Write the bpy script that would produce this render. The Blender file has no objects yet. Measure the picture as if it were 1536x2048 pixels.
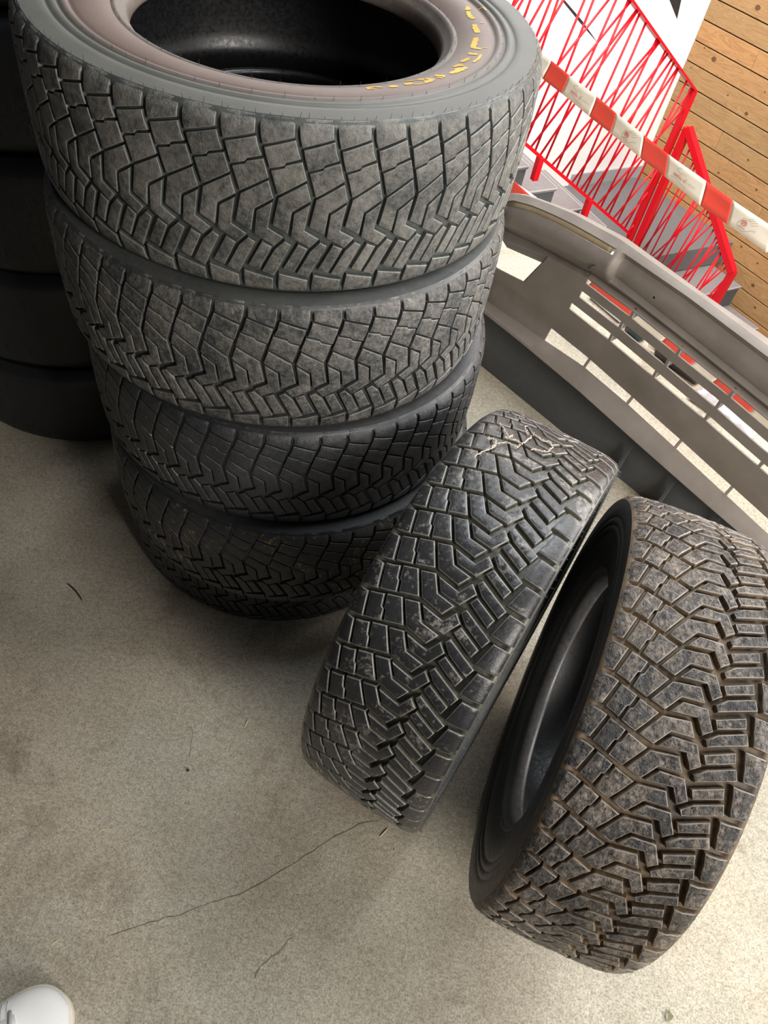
import bpy, bmesh, math, random
import numpy as np
from mathutils import Vector, Matrix, noise
R = math.radians
rnd = random.Random(7)
SC = bpy.context.scene
COL = SC.collection

# ------------------------------------------------------------------ camera
cam_d = bpy.data.cameras.new('camera')
cam = bpy.data.objects.new('camera', cam_d)
COL.objects.link(cam)
F_PX = 1474.175
cam_d.sensor_fit = 'VERTICAL'
cam_d.sensor_height = 36.0
cam_d.lens = F_PX * 36.0 / 2048.0
cam_d.clip_start = 0.02
rt = Vector((0.9781, 0.1619, 0.1309)); up = Vector((-0.2082, 0.7604, 0.6152)); fw = Vector((0, 0.6289, -0.7775))
m = Matrix((rt, up, -fw)).transposed().to_4x4()
m.translation = Vector((0, 0, 1.3092))
cam.matrix_world = m
SC.camera = cam

# ------------------------------------------------------------------ light
world = bpy.data.worlds.new('world'); SC.world = world
world.use_nodes = True
bg = world.node_tree.nodes['Background']
bg.inputs[0].default_value = (0.93, 0.97, 1.0, 1)
bg.inputs[1].default_value = 0.36


def area(name, loc, target, sx, sy, power, color):
    d = bpy.data.lights.new(name, 'AREA')
    d.shape = 'RECTANGLE'; d.size = sx; d.size_y = sy; d.energy = power; d.color = color
    o = bpy.data.objects.new(name, d); COL.objects.link(o)
    o.location = loc
    o.rotation_euler = (Vector(target) - Vector(loc)).to_track_quat('-Z', 'Y').to_euler()
    return o


area('daylight_opening', (2.6, 1.7, 1.35), (0.0, 0.9, 0.5), 2.4, 2.2, 120, (1.0, 0.97, 0.94))
area('entrance_daylight', (2.5, -2.3, 2.3), (0.6, 1.1, 0.3), 2.2, 2.0, 330, (1.0, 0.945, 0.88))
area('stairwell_daylight', (0.9, 3.9, 2.7), (1.1, 5.2, -1.0), 2.6, 2.0, 225, (1.0, 0.98, 0.96))  # added fill to brighten the stairwell walls and steps
area('roof_light', (0.85, 1.45, 2.7), (0.40, 1.45, 0.0), 1.2, 0.9, 58, (0.92, 0.96, 1.0))  # added cool fill from above for the bumper and the floor around it

SC.view_settings.view_transform = 'Standard'
SC.view_settings.look = 'None'
SC.view_settings.exposure = 0.0
SC.view_settings.gamma = 1.0
SC.view_settings.use_curve_mapping = False

# ------------------------------------------------------------------ helpers


def link(name, me, mat=None, parent=None, smooth=False):
    o = bpy.data.objects.new(name, me)
    COL.objects.link(o)
    if mat is not None:
        for x in (mat if isinstance(mat, (list, tuple)) else [mat]):
            me.materials.append(x)
    if parent is not None:
        o.parent = parent
    if smooth:
        me.polygons.foreach_set('use_smooth', [True] * len(me.polygons))
    return o


def from_bm(name, bm, mat=None, parent=None, smooth=False, recalc=True):
    if recalc:
        bmesh.ops.recalc_face_normals(bm, faces=bm.faces)
    me = bpy.data.meshes.new(name)
    bm.to_mesh(me); bm.free()
    return link(name, me, mat, parent, smooth)


def empty(name, loc, label, cat, group=None):
    o = bpy.data.objects.new(name, None)
    o.empty_display_size = 0.05
    COL.objects.link(o)
    o.location = loc
    o['label'] = label; o['category'] = cat
    if group: o['group'] = group
    return o


def tag(o, label=None, cat=None, group=None, kind=None):
    if label: o['label'] = label
    if cat: o['category'] = cat
    if group: o['group'] = group
    if kind: o['kind'] = kind
    return o


def add_beam(bm, a, b, w, h, upv=(0, 0, 1)):
    """box of section w x h running from a to b"""
    a = Vector(a); b = Vector(b)
    d = (b - a).normalized(); u = Vector(upv)
    s = d.cross(u)
    if s.length < 1e-4:
        s = d.cross(Vector((1, 0, 0)))
    s.normalize(); u = s.cross(d).normalized()
    vs = []
    for p in (a, b):
        for i, j in ((-1, -1), (1, -1), (1, 1), (-1, 1)):
            vs.append(bm.verts.new(p + s * (w / 2 * i) + u * (h / 2 * j)))
    for f in ((0, 1, 2, 3), (7, 6, 5, 4), (0, 4, 5, 1), (1, 5, 6, 2), (2, 6, 7, 3), (3, 7, 4, 0)):
        bm.faces.new([vs[i] for i in f])


def add_tube(bm, pts, rad, n=8, cap=True):
    pts = [Vector(p) for p in pts]
    rings = []
    prev = None
    for i, p in enumerate(pts):
        d = (pts[min(i + 1, len(pts) - 1)] - pts[max(i - 1, 0)]).normalized()
        if prev is None:
            s = d.orthogonal().normalized()
        else:
            s = (prev - d * prev.dot(d)).normalized()
        prev = s
        u = d.cross(s)
        r = rad[i] if isinstance(rad, (list, tuple)) else rad
        rings.append([bm.verts.new(p + (s * math.cos(2 * math.pi * k / n) + u * math.sin(2 * math.pi * k / n)) * r) for k in range(n)])
    for a, b in zip(rings, rings[1:]):
        for k in range(n):
            bm.faces.new((a[k], a[(k + 1) % n], b[(k + 1) % n], b[k]))
    if cap:
        bm.faces.new(rings[0][::-1]); bm.faces.new(rings[-1])


def prism(bm, pts, z0, z1):
    lo = [bm.verts.new((x, y, z0)) for x, y in pts]
    hi = [bm.verts.new((x, y, z1)) for x, y in pts]
    n = len(pts)
    bm.faces.new(lo[::-1]); bm.faces.new(hi)
    for i in range(n):
        bm.faces.new((lo[i], lo[(i + 1) % n], hi[(i + 1) % n], hi[i]))


def sstep(x, a, b):
    t = min(1, max(0, (x - a) / (b - a)))
    return t * t * (3 - 2 * t)


# ------------------------------------------------------------------ materials
class NT:
    def __init__(self, name):
        self.m = bpy.data.materials.new(name); self.m.use_nodes = True
        self.t = self.m.node_tree; self.n = self.t.nodes; self.l = self.t.links
        self.b = self.n['Principled BSDF']

    def node(self, typ, **kw):
        x = self.n.new(typ)
        for k, v in kw.items():
            setattr(x, k, v)
        return x

    def pos(self, scale=(1, 1, 1), obj=False, rot=(0, 0, 0)):
        if obj:
            src = self.node('ShaderNodeTexCoord').outputs['Object']
        else:
            src = self.node('ShaderNodeNewGeometry').outputs['Position']
        mp = self.node('ShaderNodeMapping')
        mp.inputs['Scale'].default_value = scale
        mp.inputs['Rotation'].default_value = rot
        self.l.new(src, mp.inputs['Vector'])
        return mp.outputs['Vector']

    def noise(self, vec, scale, detail=4, rough=0.6, dist=0.0):
        x = self.node('ShaderNodeTexNoise')
        x.inputs['Scale'].default_value = scale; x.inputs['Detail'].default_value = detail
        x.inputs['Roughness'].default_value = rough; x.inputs['Distortion'].default_value = dist
        self.l.new(vec, x.inputs['Vector'])
        return x.outputs['Fac']

    def ramp(self, fac, stops):
        x = self.node('ShaderNodeValToRGB')
        e = x.color_ramp.elements
        while len(e) < len(stops): e.new(0.5)
        for i, (p, c) in enumerate(stops):
            e[i].position = p
            e[i].color = c if len(c) == 4 else (*c, 1)
        self.l.new(fac, x.inputs['Fac'])
        return x.outputs['Color']

    def mix(self, fac, a, b, mode='MIX'):
        x = self.node('ShaderNodeMix', data_type='RGBA', blend_type=mode)
        for s, v in ((x.inputs[0], fac), (x.inputs[6], a), (x.inputs[7], b)):
            if isinstance(v, (int, float)): s.default_value = v
            elif isinstance(v, tuple): s.default_value = (*v, 1) if len(v) == 3 else v
            else: self.l.new(v, s)
        return x.outputs[2]

    def math(self, op, a, b=0.0):
        x = self.node('ShaderNodeMath', operation=op)
        for s, v in ((x.inputs[0], a), (x.inputs[1], b)):
            if isinstance(v, (int, float)): s.default_value = v
            else: self.l.new(v, s)
        return x.outputs[0]

    def rand(self):
        return self.node('ShaderNodeObjectInfo').outputs['Random']

    def bump(self, h, strength=0.3, dist=0.002, normal=None):
        x = self.node('ShaderNodeBump')
        x.inputs['Strength'].default_value = strength; x.inputs['Distance'].default_value = dist
        self.l.new(h, x.inputs['Height'])
        if normal is not None: self.l.new(normal, x.inputs['Normal'])
        return x.outputs['Normal']

    def set(self, color=None, rough=None, normal=None, spec=None, metal=None):
        for k, v in (('Base Color', color), ('Roughness', rough), ('Normal', normal), ('Specular IOR Level', spec), ('Metallic', metal)):
            if v is None: continue
            s = self.b.inputs[k]
            if isinstance(v, (int, float)): s.default_value = v
            elif isinstance(v, tuple): s.default_value = (*v, 1) if len(v) == 3 else v
            else: self.l.new(v, s)
        return self.m


def plain(name, c, rough=0.6, spec=0.5, metal=0.0, var=0.0, bump=0.0, bscale=200):
    t = NT(name)
    col = c
    v = t.pos()
    if var:
        n = t.noise(v, 40, 5)
        col = t.mix(n, tuple(x * (1 - var) for x in c), tuple(min(1, x * (1 + var)) for x in c))
    nm = None
    if bump:
        nm = t.bump(t.noise(v, bscale, 5), bump, 0.001)
    return t.set(col, rough, nm, spec, metal)


def rubber(name, base, dust, amount, rough=0.55, bump=0.35, bscale=260, chunk=0.0, streak=False, spec=0.5, per_obj=0.25, thresh=0.5, wid=0.12):
    t = NT(name)
    v = t.pos()
    n1 = t.noise(v, 18, 6, 0.65)
    n2 = t.noise(v, 170, 5, 0.7)
    f = t.math('ADD', t.math('MULTIPLY', n1, 0.5), t.math('MULTIPLY', n2, 0.5))
    mask = t.ramp(f, [(thresh - wid, (0, 0, 0)), (thresh + wid, (1, 1, 1))])
    mask = t.math('MULTIPLY', mask, amount)
    col = t.mix(mask, base, dust)
    r = t.math('ADD', t.math('MULTIPLY', t.rand(), per_obj), 1 - per_obj / 2)
    col = t.mix(1.0, col, r, 'MULTIPLY')
    h = t.noise(v, bscale, 6, 0.7)
    nm = t.bump(h, bump, 0.0012)
    if chunk:
        vo = t.node('ShaderNodeTexVoronoi'); vo.inputs['Scale'].default_value = 130
        t.l.new(t.pos((1, 1, 0.6)), vo.inputs['Vector'])
        h2 = t.noise(v, 95, 4, 0.75, 1.5)
        hh = t.math('ADD', t.math('MULTIPLY', vo.outputs['Distance'], 0.4), h2)
        nm = t.bump(hh, chunk, 0.007, nm)
    ro = t.ramp(n2, [(0.3, (rough - 0.12,) * 3), (0.7, (rough + 0.15,) * 3)])
    return t.set(col, ro, nm, spec)


def concrete(name, lo, hi, stain, warm):
    t = NT(name)
    v = t.pos()
    big = t.noise(v, 1.7, 4, 0.55)
    mid = t.noise(v, 9, 6, 0.65)
    fine = t.noise(v, 330, 3, 0.7)
    fine2 = t.noise(v, 120, 4, 0.7)
    c = t.mix(t.ramp(mid, [(0.3, (0, 0, 0)), (0.7, (1, 1, 1))]), lo, hi)
    c = t.mix(t.math('MULTIPLY', t.ramp(big, [(0.47, (0, 0, 0)), (0.66, (1, 1, 1))]), 0.45), c, warm)
    # dark scuffed stains
    st = t.noise(v, 4.5, 8, 0.72, 0.6)
    c = t.mix(t.math('MULTIPLY', t.ramp(st, [(0.54, (0, 0, 0)), (0.68, (1, 1, 1))]), 0.6), c, stain)
    st2 = t.noise(v, 26, 8, 0.8, 0.4)
    c = t.mix(t.math('MULTIPLY', t.ramp(st2, [(0.58, (0, 0, 0)), (0.72, (1, 1, 1))]), 0.4), c, stain)
    c = t.mix(1.0, c, t.ramp(fine, [(0.28, (0.48, 0.47, 0.45)), (0.5, (1, 1, 1)), (0.70, (1.34, 1.32, 1.26))]), 'MULTIPLY')
    c = t.mix(1.0, c, t.ramp(fine2, [(0.3, (0.72, 0.71, 0.69)), (0.6, (1.08, 1.08, 1.07))]), 'MULTIPLY')
    nm = t.bump(t.noise(v, 380, 4, 0.75), 0.35, 0.0012)
    nm = t.bump(t.noise(v, 60, 5), 0.12, 0.002, nm)
    return t.set(c, 0.82, nm, 0.35)


def wood(name, c1, c2, dark):
    t = NT(name)
    tc = t.node('ShaderNodeTexCoord').outputs['Object']
    off = t.node('ShaderNodeVectorMath', operation='ADD')
    sc = t.node('ShaderNodeCombineXYZ')
    r = t.rand()
    t.l.new(t.math('MULTIPLY', r, 37.0), sc.inputs[0]); t.l.new(t.math('MULTIPLY', r, 11.0), sc.inputs[2])
    t.l.new(tc, off.inputs[0]); t.l.new(sc.outputs[0], off.inputs[1])
    mp = t.node('ShaderNodeMapping'); mp.inputs['Scale'].default_value = (1.3, 1, 9.0)
    t.l.new(off.outputs[0], mp.inputs['Vector'])
    w = t.node('ShaderNodeTexNoise'); w.inputs['Scale'].default_value = 2.2; w.inputs['Detail'].default_value = 3
    w.inputs['Distortion'].default_value = 1.2
    t.l.new(mp.outputs[0], w.inputs['Vector'])
    rings = t.math('FRACT', t.math('MULTIPLY', w.outputs['Fac'], 7.0))
    g = t.ramp(rings, [(0.0, (0.25,) * 3), (0.55, (0,) * 3), (0.92, (0.55,) * 3), (1.0, (0.25,) * 3)])
    mp2 = t.node('ShaderNodeMapping'); mp2.inputs['Scale'].default_value = (6, 1, 220)
    t.l.new(off.outputs[0], mp2.inputs['Vector'])
    fine = t.noise(mp2.outputs[0], 1.0, 4)
    tint = t.math('FRACT', t.math('MULTIPLY', r, 7.31))
    base = t.mix(tint, c1, c2)
    c = t.mix(t.math('MULTIPLY', g, 0.85), base, dark)
    c = t.mix(1.0, c, t.ramp(fine, [(0.3, (0.82,) * 3), (0.7, (1.1,) * 3)]), 'MULTIPLY')
    return t.set(c, 0.62, t.bump(fine, 0.12, 0.001), 0.3)


M = {}
M['floor'] = concrete('concrete_floor', (0.340, 0.308, 0.240), (0.455, 0.422, 0.350), (0.17, 0.135, 0.09), (0.52, 0.40, 0.29))
M['white_wall'] = plain('white_paint', (0.90, 0.90, 0.89), 0.7, 0.2)
M['hall_dark'] = plain('dark_hall_paint', (0.05, 0.05, 0.055), 0.8, 0.2)  # for the added unseen walls, dark so they hold light back
M['crack_line'] = plain('crack_dust', (0.16, 0.14, 0.11), 0.9, 0.1, var=0.3)
M['black_print'] = plain('black_print', (0.02, 0.02, 0.022), 0.6)
M['grey_trim'] = plain('grey_trim', (0.36, 0.37, 0.38), 0.5)
M['stair_top'] = plain('stair_tread_grey', (0.235, 0.215, 0.215), 0.75, 0.2, var=0.18, bump=0.1)
M['stair_side'] = plain('stair_side_grey', (0.095, 0.10, 0.10), 0.6, 0.3, var=0.08)
M['stair_edge'] = plain('stair_nosing', (0.50, 0.50, 0.50), 0.4, 0.5)
M['landing'] = plain('landing_grey', (0.155, 0.15, 0.152), 0.75, 0.2, var=0.15, bump=0.1)
M['red'] = plain('red_paint', (0.62, 0.003, 0.012), 0.38, 0.4)
M['wood'] = wood('pine_board', (0.50, 0.275, 0.115), (0.39, 0.25, 0.115), (0.24, 0.105, 0.035))
M['knot'] = plain('knot_wood', (0.13, 0.06, 0.025), 0.6, var=0.4)
M['gap'] = plain('dark_gap', (0.03, 0.016, 0.008), 0.9)
M['tape_white'] = plain('tape_white', (0.90, 0.83, 0.70), 0.35, 0.5)
M['tape_red'] = plain('tape_red', (0.90, 0.085, 0.055), 0.35, 0.5)
M['ink_red'] = plain('ink_red', (0.62, 0.14, 0.09), 0.6)
M['ink_grey'] = plain('ink_grey', (0.42, 0.37, 0.33), 0.6)


def dusty_plastic():
    t = NT('dusty_grey_plastic')
    v = t.pos()
    n = t.noise(v, 7, 6, 0.62)
    n2 = t.noise(v, 60, 5, 0.7)
    c = t.mix(t.ramp(n, [(0.35, (0, 0, 0)), (0.65, (1, 1, 1))]), (0.165, 0.140, 0.119), (0.225, 0.192, 0.165))
    c = t.mix(t.math('MULTIPLY', t.ramp(n2, [(0.55, (0, 0, 0)), (0.75, (1, 1, 1))]), 0.35), c, (0.24, 0.21, 0.18))
    return t.set(c, t.ramp(n2, [(0.3, (0.45,) * 3), (0.7, (0.65,) * 3)]), t.bump(t.noise(v, 500, 3), 0.15, 0.0006), 0.45)


M['bumper'] = dusty_plastic()
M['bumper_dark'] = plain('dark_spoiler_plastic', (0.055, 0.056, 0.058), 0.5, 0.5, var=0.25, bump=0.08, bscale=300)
M['beige'] = plain('beige_dusty_strip', (0.52, 0.42, 0.27), 0.7, 0.3, var=0.3, bump=0.2)  # pale beige imitates light falling on the dusty face inside the slit
M['black_plastic'] = plain('black_plastic', (0.012, 0.013, 0.015), 0.3)
M['crack'] = plain('crack_shadow', (0.02, 0.018, 0.016), 0.9)

# rubbers: (base, dust); the edge ones paint a lit rim round each block
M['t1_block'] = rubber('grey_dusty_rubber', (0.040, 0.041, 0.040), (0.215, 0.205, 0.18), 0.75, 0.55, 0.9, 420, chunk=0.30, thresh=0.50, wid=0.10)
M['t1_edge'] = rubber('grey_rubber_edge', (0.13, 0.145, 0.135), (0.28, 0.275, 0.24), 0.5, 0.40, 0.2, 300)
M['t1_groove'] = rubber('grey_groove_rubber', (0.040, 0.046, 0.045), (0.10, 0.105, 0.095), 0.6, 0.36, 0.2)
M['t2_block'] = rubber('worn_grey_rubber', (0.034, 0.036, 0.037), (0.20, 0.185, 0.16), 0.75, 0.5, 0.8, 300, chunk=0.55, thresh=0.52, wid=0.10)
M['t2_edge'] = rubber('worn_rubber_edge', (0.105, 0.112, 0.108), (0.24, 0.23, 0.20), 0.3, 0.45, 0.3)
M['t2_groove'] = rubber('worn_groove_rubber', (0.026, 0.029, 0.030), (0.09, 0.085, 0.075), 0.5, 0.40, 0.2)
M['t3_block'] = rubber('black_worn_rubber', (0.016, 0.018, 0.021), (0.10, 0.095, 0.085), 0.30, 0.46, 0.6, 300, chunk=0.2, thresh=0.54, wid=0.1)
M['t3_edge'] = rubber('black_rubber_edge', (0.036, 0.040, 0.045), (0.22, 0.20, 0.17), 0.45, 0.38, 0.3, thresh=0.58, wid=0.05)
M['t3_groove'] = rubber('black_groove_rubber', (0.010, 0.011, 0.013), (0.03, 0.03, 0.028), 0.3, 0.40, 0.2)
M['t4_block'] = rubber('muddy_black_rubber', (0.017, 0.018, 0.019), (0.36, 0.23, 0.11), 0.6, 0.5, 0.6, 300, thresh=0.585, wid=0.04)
M['m_block'] = rubber('clean_dark_rubber', (0.026, 0.026, 0.027), (0.38, 0.345, 0.30), 0.6, 0.27, 0.4, 240, thresh=0.59, wid=0.05)
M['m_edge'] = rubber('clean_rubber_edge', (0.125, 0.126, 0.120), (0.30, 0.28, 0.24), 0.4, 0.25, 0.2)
M['m_groove'] = rubber('clean_groove_rubber', (0.050, 0.051, 0.044), (0.15, 0.14, 0.10), 0.6, 0.33, 0.2)
M['r_block'] = rubber('chunked_brown_rubber', (0.036, 0.034, 0.033), (0.40, 0.325, 0.255), 0.72, 0.34, 0.9, 260, chunk=1.0, thresh=0.55, wid=0.085)
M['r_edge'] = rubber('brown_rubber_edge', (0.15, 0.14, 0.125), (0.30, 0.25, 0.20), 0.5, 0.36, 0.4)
M['r_groove'] = rubber('brown_mud_groove', (0.030, 0.025, 0.020), (0.20, 0.13, 0.065), 0.85, 0.6, 0.4)
M['side_top'] = None
M['side_dark'] = rubber('black_sidewall_rubber', (0.026, 0.027, 0.029), (0.10, 0.095, 0.09), 0.25, 0.42, 0.12, 300)
M['side_grey'] = rubber('grey_sidewall_rubber', (0.055, 0.060, 0.060), (0.13, 0.125, 0.11), 0.4, 0.5, 0.15, 300)
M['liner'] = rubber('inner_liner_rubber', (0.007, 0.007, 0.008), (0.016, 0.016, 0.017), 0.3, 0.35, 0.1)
M['bead'] = rubber('bead_rubber', (0.030, 0.030, 0.032), (0.16, 0.15, 0.14), 0.25, 0.38, 0.15)
M['bead_top'] = rubber('aged_bead_rubber', (0.095, 0.078, 0.066), (0.24, 0.20, 0.17), 0.4, 0.5, 0.2)
M['slick'] = rubber('black_slick_rubber', (0.006, 0.007, 0.009), (0.020, 0.022, 0.026), 0.35, 0.42, 0.12, 120, spec=0.45)
M['yellow'] = plain('worn_yellow_paint', (0.66, 0.40, 0.07), 0.6, 0.3, var=0.45, bump=0.4, bscale=600)
M['hair'] = plain('rubber_hair', (0.05, 0.05, 0.05), 0.5)
M['thread'] = plain('pale_thread', (0.62, 0.52, 0.42), 0.8)
M['straw'] = plain('dry_straw', (0.68, 0.56, 0.33), 0.8)
M['leaf'] = plain('dry_leaf', (0.20, 0.19, 0.11), 0.8)
M['dark_bit'] = plain('dark_debris', (0.03, 0.027, 0.022), 0.9)
M['shoe'] = plain('white_leather', (0.80, 0.78, 0.74), 0.5, 0.4, var=0.05, bump=0.08, bscale=500)
M['shoe_sole'] = plain('cream_rubber_sole', (0.72, 0.66, 0.54), 0.6, 0.3, var=0.12)
M['lace'] = plain('grey_lace', (0.52, 0.49, 0.48), 0.9)
M['bag'] = plain('crumpled_white_plastic', (0.75, 0.77, 0.82), 0.25, 0.6)
M['teal'] = plain('dark_teal_plastic', (0.012, 0.035, 0.045), 0.3)
M['white_plastic'] = plain('white_plastic', (0.85, 0.84, 0.78), 0.4)


def top_sidewall():
    """brownish aged lettering band, greyer outside: colour follows the moulded band (radius), as the photo shows"""
    t = NT('aged_brown_sidewall_rubber')
    tc = t.node('ShaderNodeTexCoord').outputs['Object']
    sp = t.node('ShaderNodeSeparateXYZ'); t.l.new(tc, sp.inputs[0])
    rr = t.math('SQRT', t.math('ADD', t.math('POWER', sp.outputs[0], 2.0), t.math('POWER', sp.outputs[1], 2.0)))
    v = t.pos()
    n = t.noise(v, 22, 6, 0.65)
    rr = t.math('ADD', rr, t.math('MULTIPLY', t.math('SUBTRACT', n, 0.5), 0.012))
    k = t.ramp(rr, [(0.252, (1, 1, 1)), (0.268, (0, 0, 0))])
    brown = t.mix(n, (0.115, 0.080, 0.068), (0.20, 0.145, 0.122))
    grey = t.mix(n, (0.072, 0.074, 0.068), (0.125, 0.122, 0.105))
    c = t.mix(k, grey, brown)
    sp2 = t.noise(v, 240, 5, 0.75)
    c = t.mix(t.math('MULTIPLY', t.ramp(sp2, [(0.62, (0, 0, 0)), (0.72, (1, 1, 1))]), 0.4), c, (0.32, 0.28, 0.23))
    return t.set(c, 0.5, t.bump(t.noise(v, 300, 5), 0.15, 0.001), 0.45)


M['side_top'] = top_sidewall()

# ------------------------------------------------------------------ setting
ZL = -1.3092                                  # lower landing
W_DIR = Vector((0.817, 0.576, 0)).normalized()      # along the white wall
W_N = Vector((0.576, -0.817, 0)).normalized()       # white wall faces this way
B_DIR = Vector((0.675, -0.738, 0)).normalized()     # along the board wall
B_N = Vector((-0.738, -0.675, 0)).normalized()
CORNER = Vector((1.4153, 5.9809, 0))
E_DIR = Vector((0.727, -0.686, 0)).normalized()     # floor edge at the stairwell
E_PT = Vector((0.2114, 2.7215, 0))


def edge_at(x):
    return E_PT.y + (x - E_PT.x) * E_DIR.y / E_DIR.x


fl = bmesh.new()
prism(fl, [(-5, -4), (5, -4), (5, edge_at(5) if edge_at(5) > -4 else -3.9), (3.2, edge_at(3.2)), (E_PT.x, E_PT.y), (-0.42, edge_at(-0.42)), (-0.42, 3.66), (-0.90, 4.34), (-5, 4.34)], -0.18, 0.0)
floor = from_bm('floor', fl, M['floor']); tag(floor, kind='structure')


def wall_box(name, p0, p1, z0, z1, nrm, mat, thick=0.12):
    bm = bmesh.new()
    q0 = p0 - nrm * thick; q1 = p1 - nrm * thick
    prism(bm, [(p0.x, p0.y), (p1.x, p1.y), (q1.x, q1.y), (q0.x, q0.y)], z0, z1)
    return tag(from_bm(name, bm, mat), kind='structure')


white_wall = wall_box('wall_back', CORNER - W_DIR * 5.2, CORNER, -3.2, 2.2, W_N, M['white_wall'])
# unseen dark walls and roof slab, added to keep the left side in shade
lw = bmesh.new(); prism(lw, [(-1.95, -2.5), (-1.8, -2.5), (-1.8, 4.34), (-1.95, 4.34)], 0.0, 3.2)
tag(from_bm('wall_left', lw, M['hall_dark']), kind='structure')
fw_ = bmesh.new(); prism(fw_, [(-1.95, -1.15), (1.20, -1.15), (1.20, -1.0), (-1.95, -1.0)], 0.0, 3.2)
tag(from_bm('wall_front', fw_, M['hall_dark']), kind='structure')  # added behind the camera to block light from the left floor
cl_ = bmesh.new(); prism(cl_, [(-1.95, -2.5), (0.45, -2.5), (0.45, 4.34), (-1.95, 4.34)], 3.0, 3.2)
tag(from_bm('ceiling', cl_, M['hall_dark']), kind='structure')  # unseen slab, placed to cut off the sky over the left side
# black graphic printed on the white wall (pointed strokes)


def wall_print(pts):
    bm = bmesh.new()
    f, b = [], []
    for s, z in pts:
        p = CORNER + W_DIR * s + W_N * 0.0015
        f.append(bm.verts.new((p.x, p.y, z)))
        q = p - W_N * 0.0013
        b.append(bm.verts.new((q.x, q.y, z)))
    n = len(pts)
    bm.faces.new(f); bm.faces.new(b[::-1])
    for i in range(n):
        bm.faces.new((f[i], b[i], b[(i + 1) % n], f[(i + 1) % n]))
    o = from_bm('wall_graphic', bm, M['black_print'], white_wall)
    return o


wall_print([(-0.46, 0.10), (-0.33, 0.10), (-0.249, -0.216), (-0.385, -0.10)])
wall_print([(-1.36, 0.02), (-1.31, 0.02), (-1.219, -0.094), (-1.04, -0.206), (-0.86, -0.335), (-1.06, -0.212), (-1.242, -0.093)])

board_wall = wall_box('wall_right', CORNER, CORNER + B_DIR * 5.0, -3.2, 2.2, B_N, M['gap'])
zs = [-0.222, -0.347, -0.472, -0.603, -0.732, -0.866, -1.000, -1.134, -1.270, -1.408, -1.546, -1.684]
zz = [zs[0] + 0.128 * k for k in range(19, 0, -1)] + zs + [zs[-1] - 0.136 * k for k in range(1, 8)]
pr = random.Random(3)
joint0 = {-0.347: 0.493, -0.866: 0.508, -1.134: 1.05}
for i in range(len(zz) - 1):
    zt, zb = zz[i], zz[i + 1]
    s = 0.0
    cuts = [0.0]
    if zb in joint0:
        cuts.append(joint0[zb])
    else:
        cuts.append(pr.uniform(1.35, 2.2) if -1.8 < zb < 0.1 else pr.uniform(0.5, 1.8))
    while cuts[-1] < 5.0:
        cuts.append(cuts[-1] + pr.uniform(1.3, 1.9))
    cuts[-1] = 5.0
    for a, b in zip(cuts, cuts[1:]):
        if b - a < 0.05: continue
        L, H = b - a - 0.0015, zt - zb - 0.008
        bm = bmesh.new()
        e = 0.002
        vs = []
        for y, d in ((0.0, 0.0), (0.012 - e, 0.0), (0.012, e)):
            vs.append([bm.verts.new((x, -y, z)) for x, z in ((-L / 2 + d, -H / 2 + d), (L / 2 - d, -H / 2 + d), (L / 2 - d, H / 2 - d), (-L / 2 + d, H / 2 - d))])
        for r0, r1 in zip(vs, vs[1:]):
            for k in range(4):
                bm.faces.new((r0[k], r0[(k + 1) % 4], r1[(k + 1) % 4], r1[k]))
        bm.faces.new(vs[-1])
        o = from_bm('board', bm, M['wood'], board_wall)
        c = CORNER + B_DIR * ((a + b) / 2) + B_N * 0.0005
        mm = Matrix((B_DIR, -B_N, Vector((0, 0, 1)))).transposed().to_4x4()
        mm.translation = Vector((c.x, c.y, (zt + zb) / 2))
        o.matrix_world = mm
# knots: dark oval plugs of branch wood set in the boards
kb = bmesh.new()
for s, z, r in [(0.348, -0.038, 0.018), (0.204, -0.39, 0.018), (0.609, -0.569, 0.013), (0.359, -0.887, 0.012), (1.277, -1.477, 0.014), (0.42, -0.53, 0.007), (0.10, -0.36, 0.006), (0.94, -0.93, 0.009), (0.06, -0.50, 0.006), (0.66, -0.41, 0.006), (1.05, -1.30, 0.008), (0.62, -0.97, 0.008), (1.38, -1.60, 0.009), (0.78, -0.80, 0.008), (1.0, -1.20, 0.010), (1.22, -1.33, 0.008)]:
    c = CORNER + B_DIR * s + B_N * 0.0128
    vs = []
    for k in range(10):
        a = 2 * math.pi * k / 10
        q = c + B_DIR * (math.cos(a) * r * 1.15)
        vs.append(kb.verts.new((q.x, q.y, z + math.sin(a) * r * 0.9)))
    kb.faces.new(vs)
tag(from_bm('knot', kb, M['knot'], board_wall), kind='stuff')

# landing slab with base board
lb = bmesh.new()
p1 = CORNER; p0 = CORNER - W_DIR * 3.0
n1a = Vector((1.6081, 4.9326, 0)) - W_DIR * 0.40
n1b = Vector((1.9597, 5.1748, 0)) + W_DIR * 0.33
a0 = Vector((1.042, 4.78, 0)) - W_DIR * 0.3
prism(lb, [(p.x, p.y) for p in (p0, p1, n1b, n1a, a0, a0 - B_DIR * -0.0)], ZL - 0.16, ZL)
tag(from_bm('floor_landing', lb, M['landing']), kind='structure')
bb = bmesh.new()
q0 = CORNER - W_DIR * 0.70 + W_N * 0.008; q1 = CORNER + W_N * 0.008
add_beam(bb, (q0.x, q0.y, ZL + 0.045), (q1.x, q1.y, ZL + 0.045), 0.014, 0.09)
tag(from_bm('baseboard_back', bb, M['grey_trim']), kind='structure')
# upper floor edge strip
te = bmesh.new()
ea = E_PT - E_DIR * 0.85 - Vector((0, 0, 0.03)); eb = E_PT + E_DIR * 3.2 - Vector((0, 0, 0.03))
nv = Vector((0.686, 0.727, 0)).normalized() * 0.006
add_beam(te, ea + nv, eb + nv, 0.012, 0.06)
tag(from_bm('trim_1', te, M['stair_edge']), kind='structure')

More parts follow.
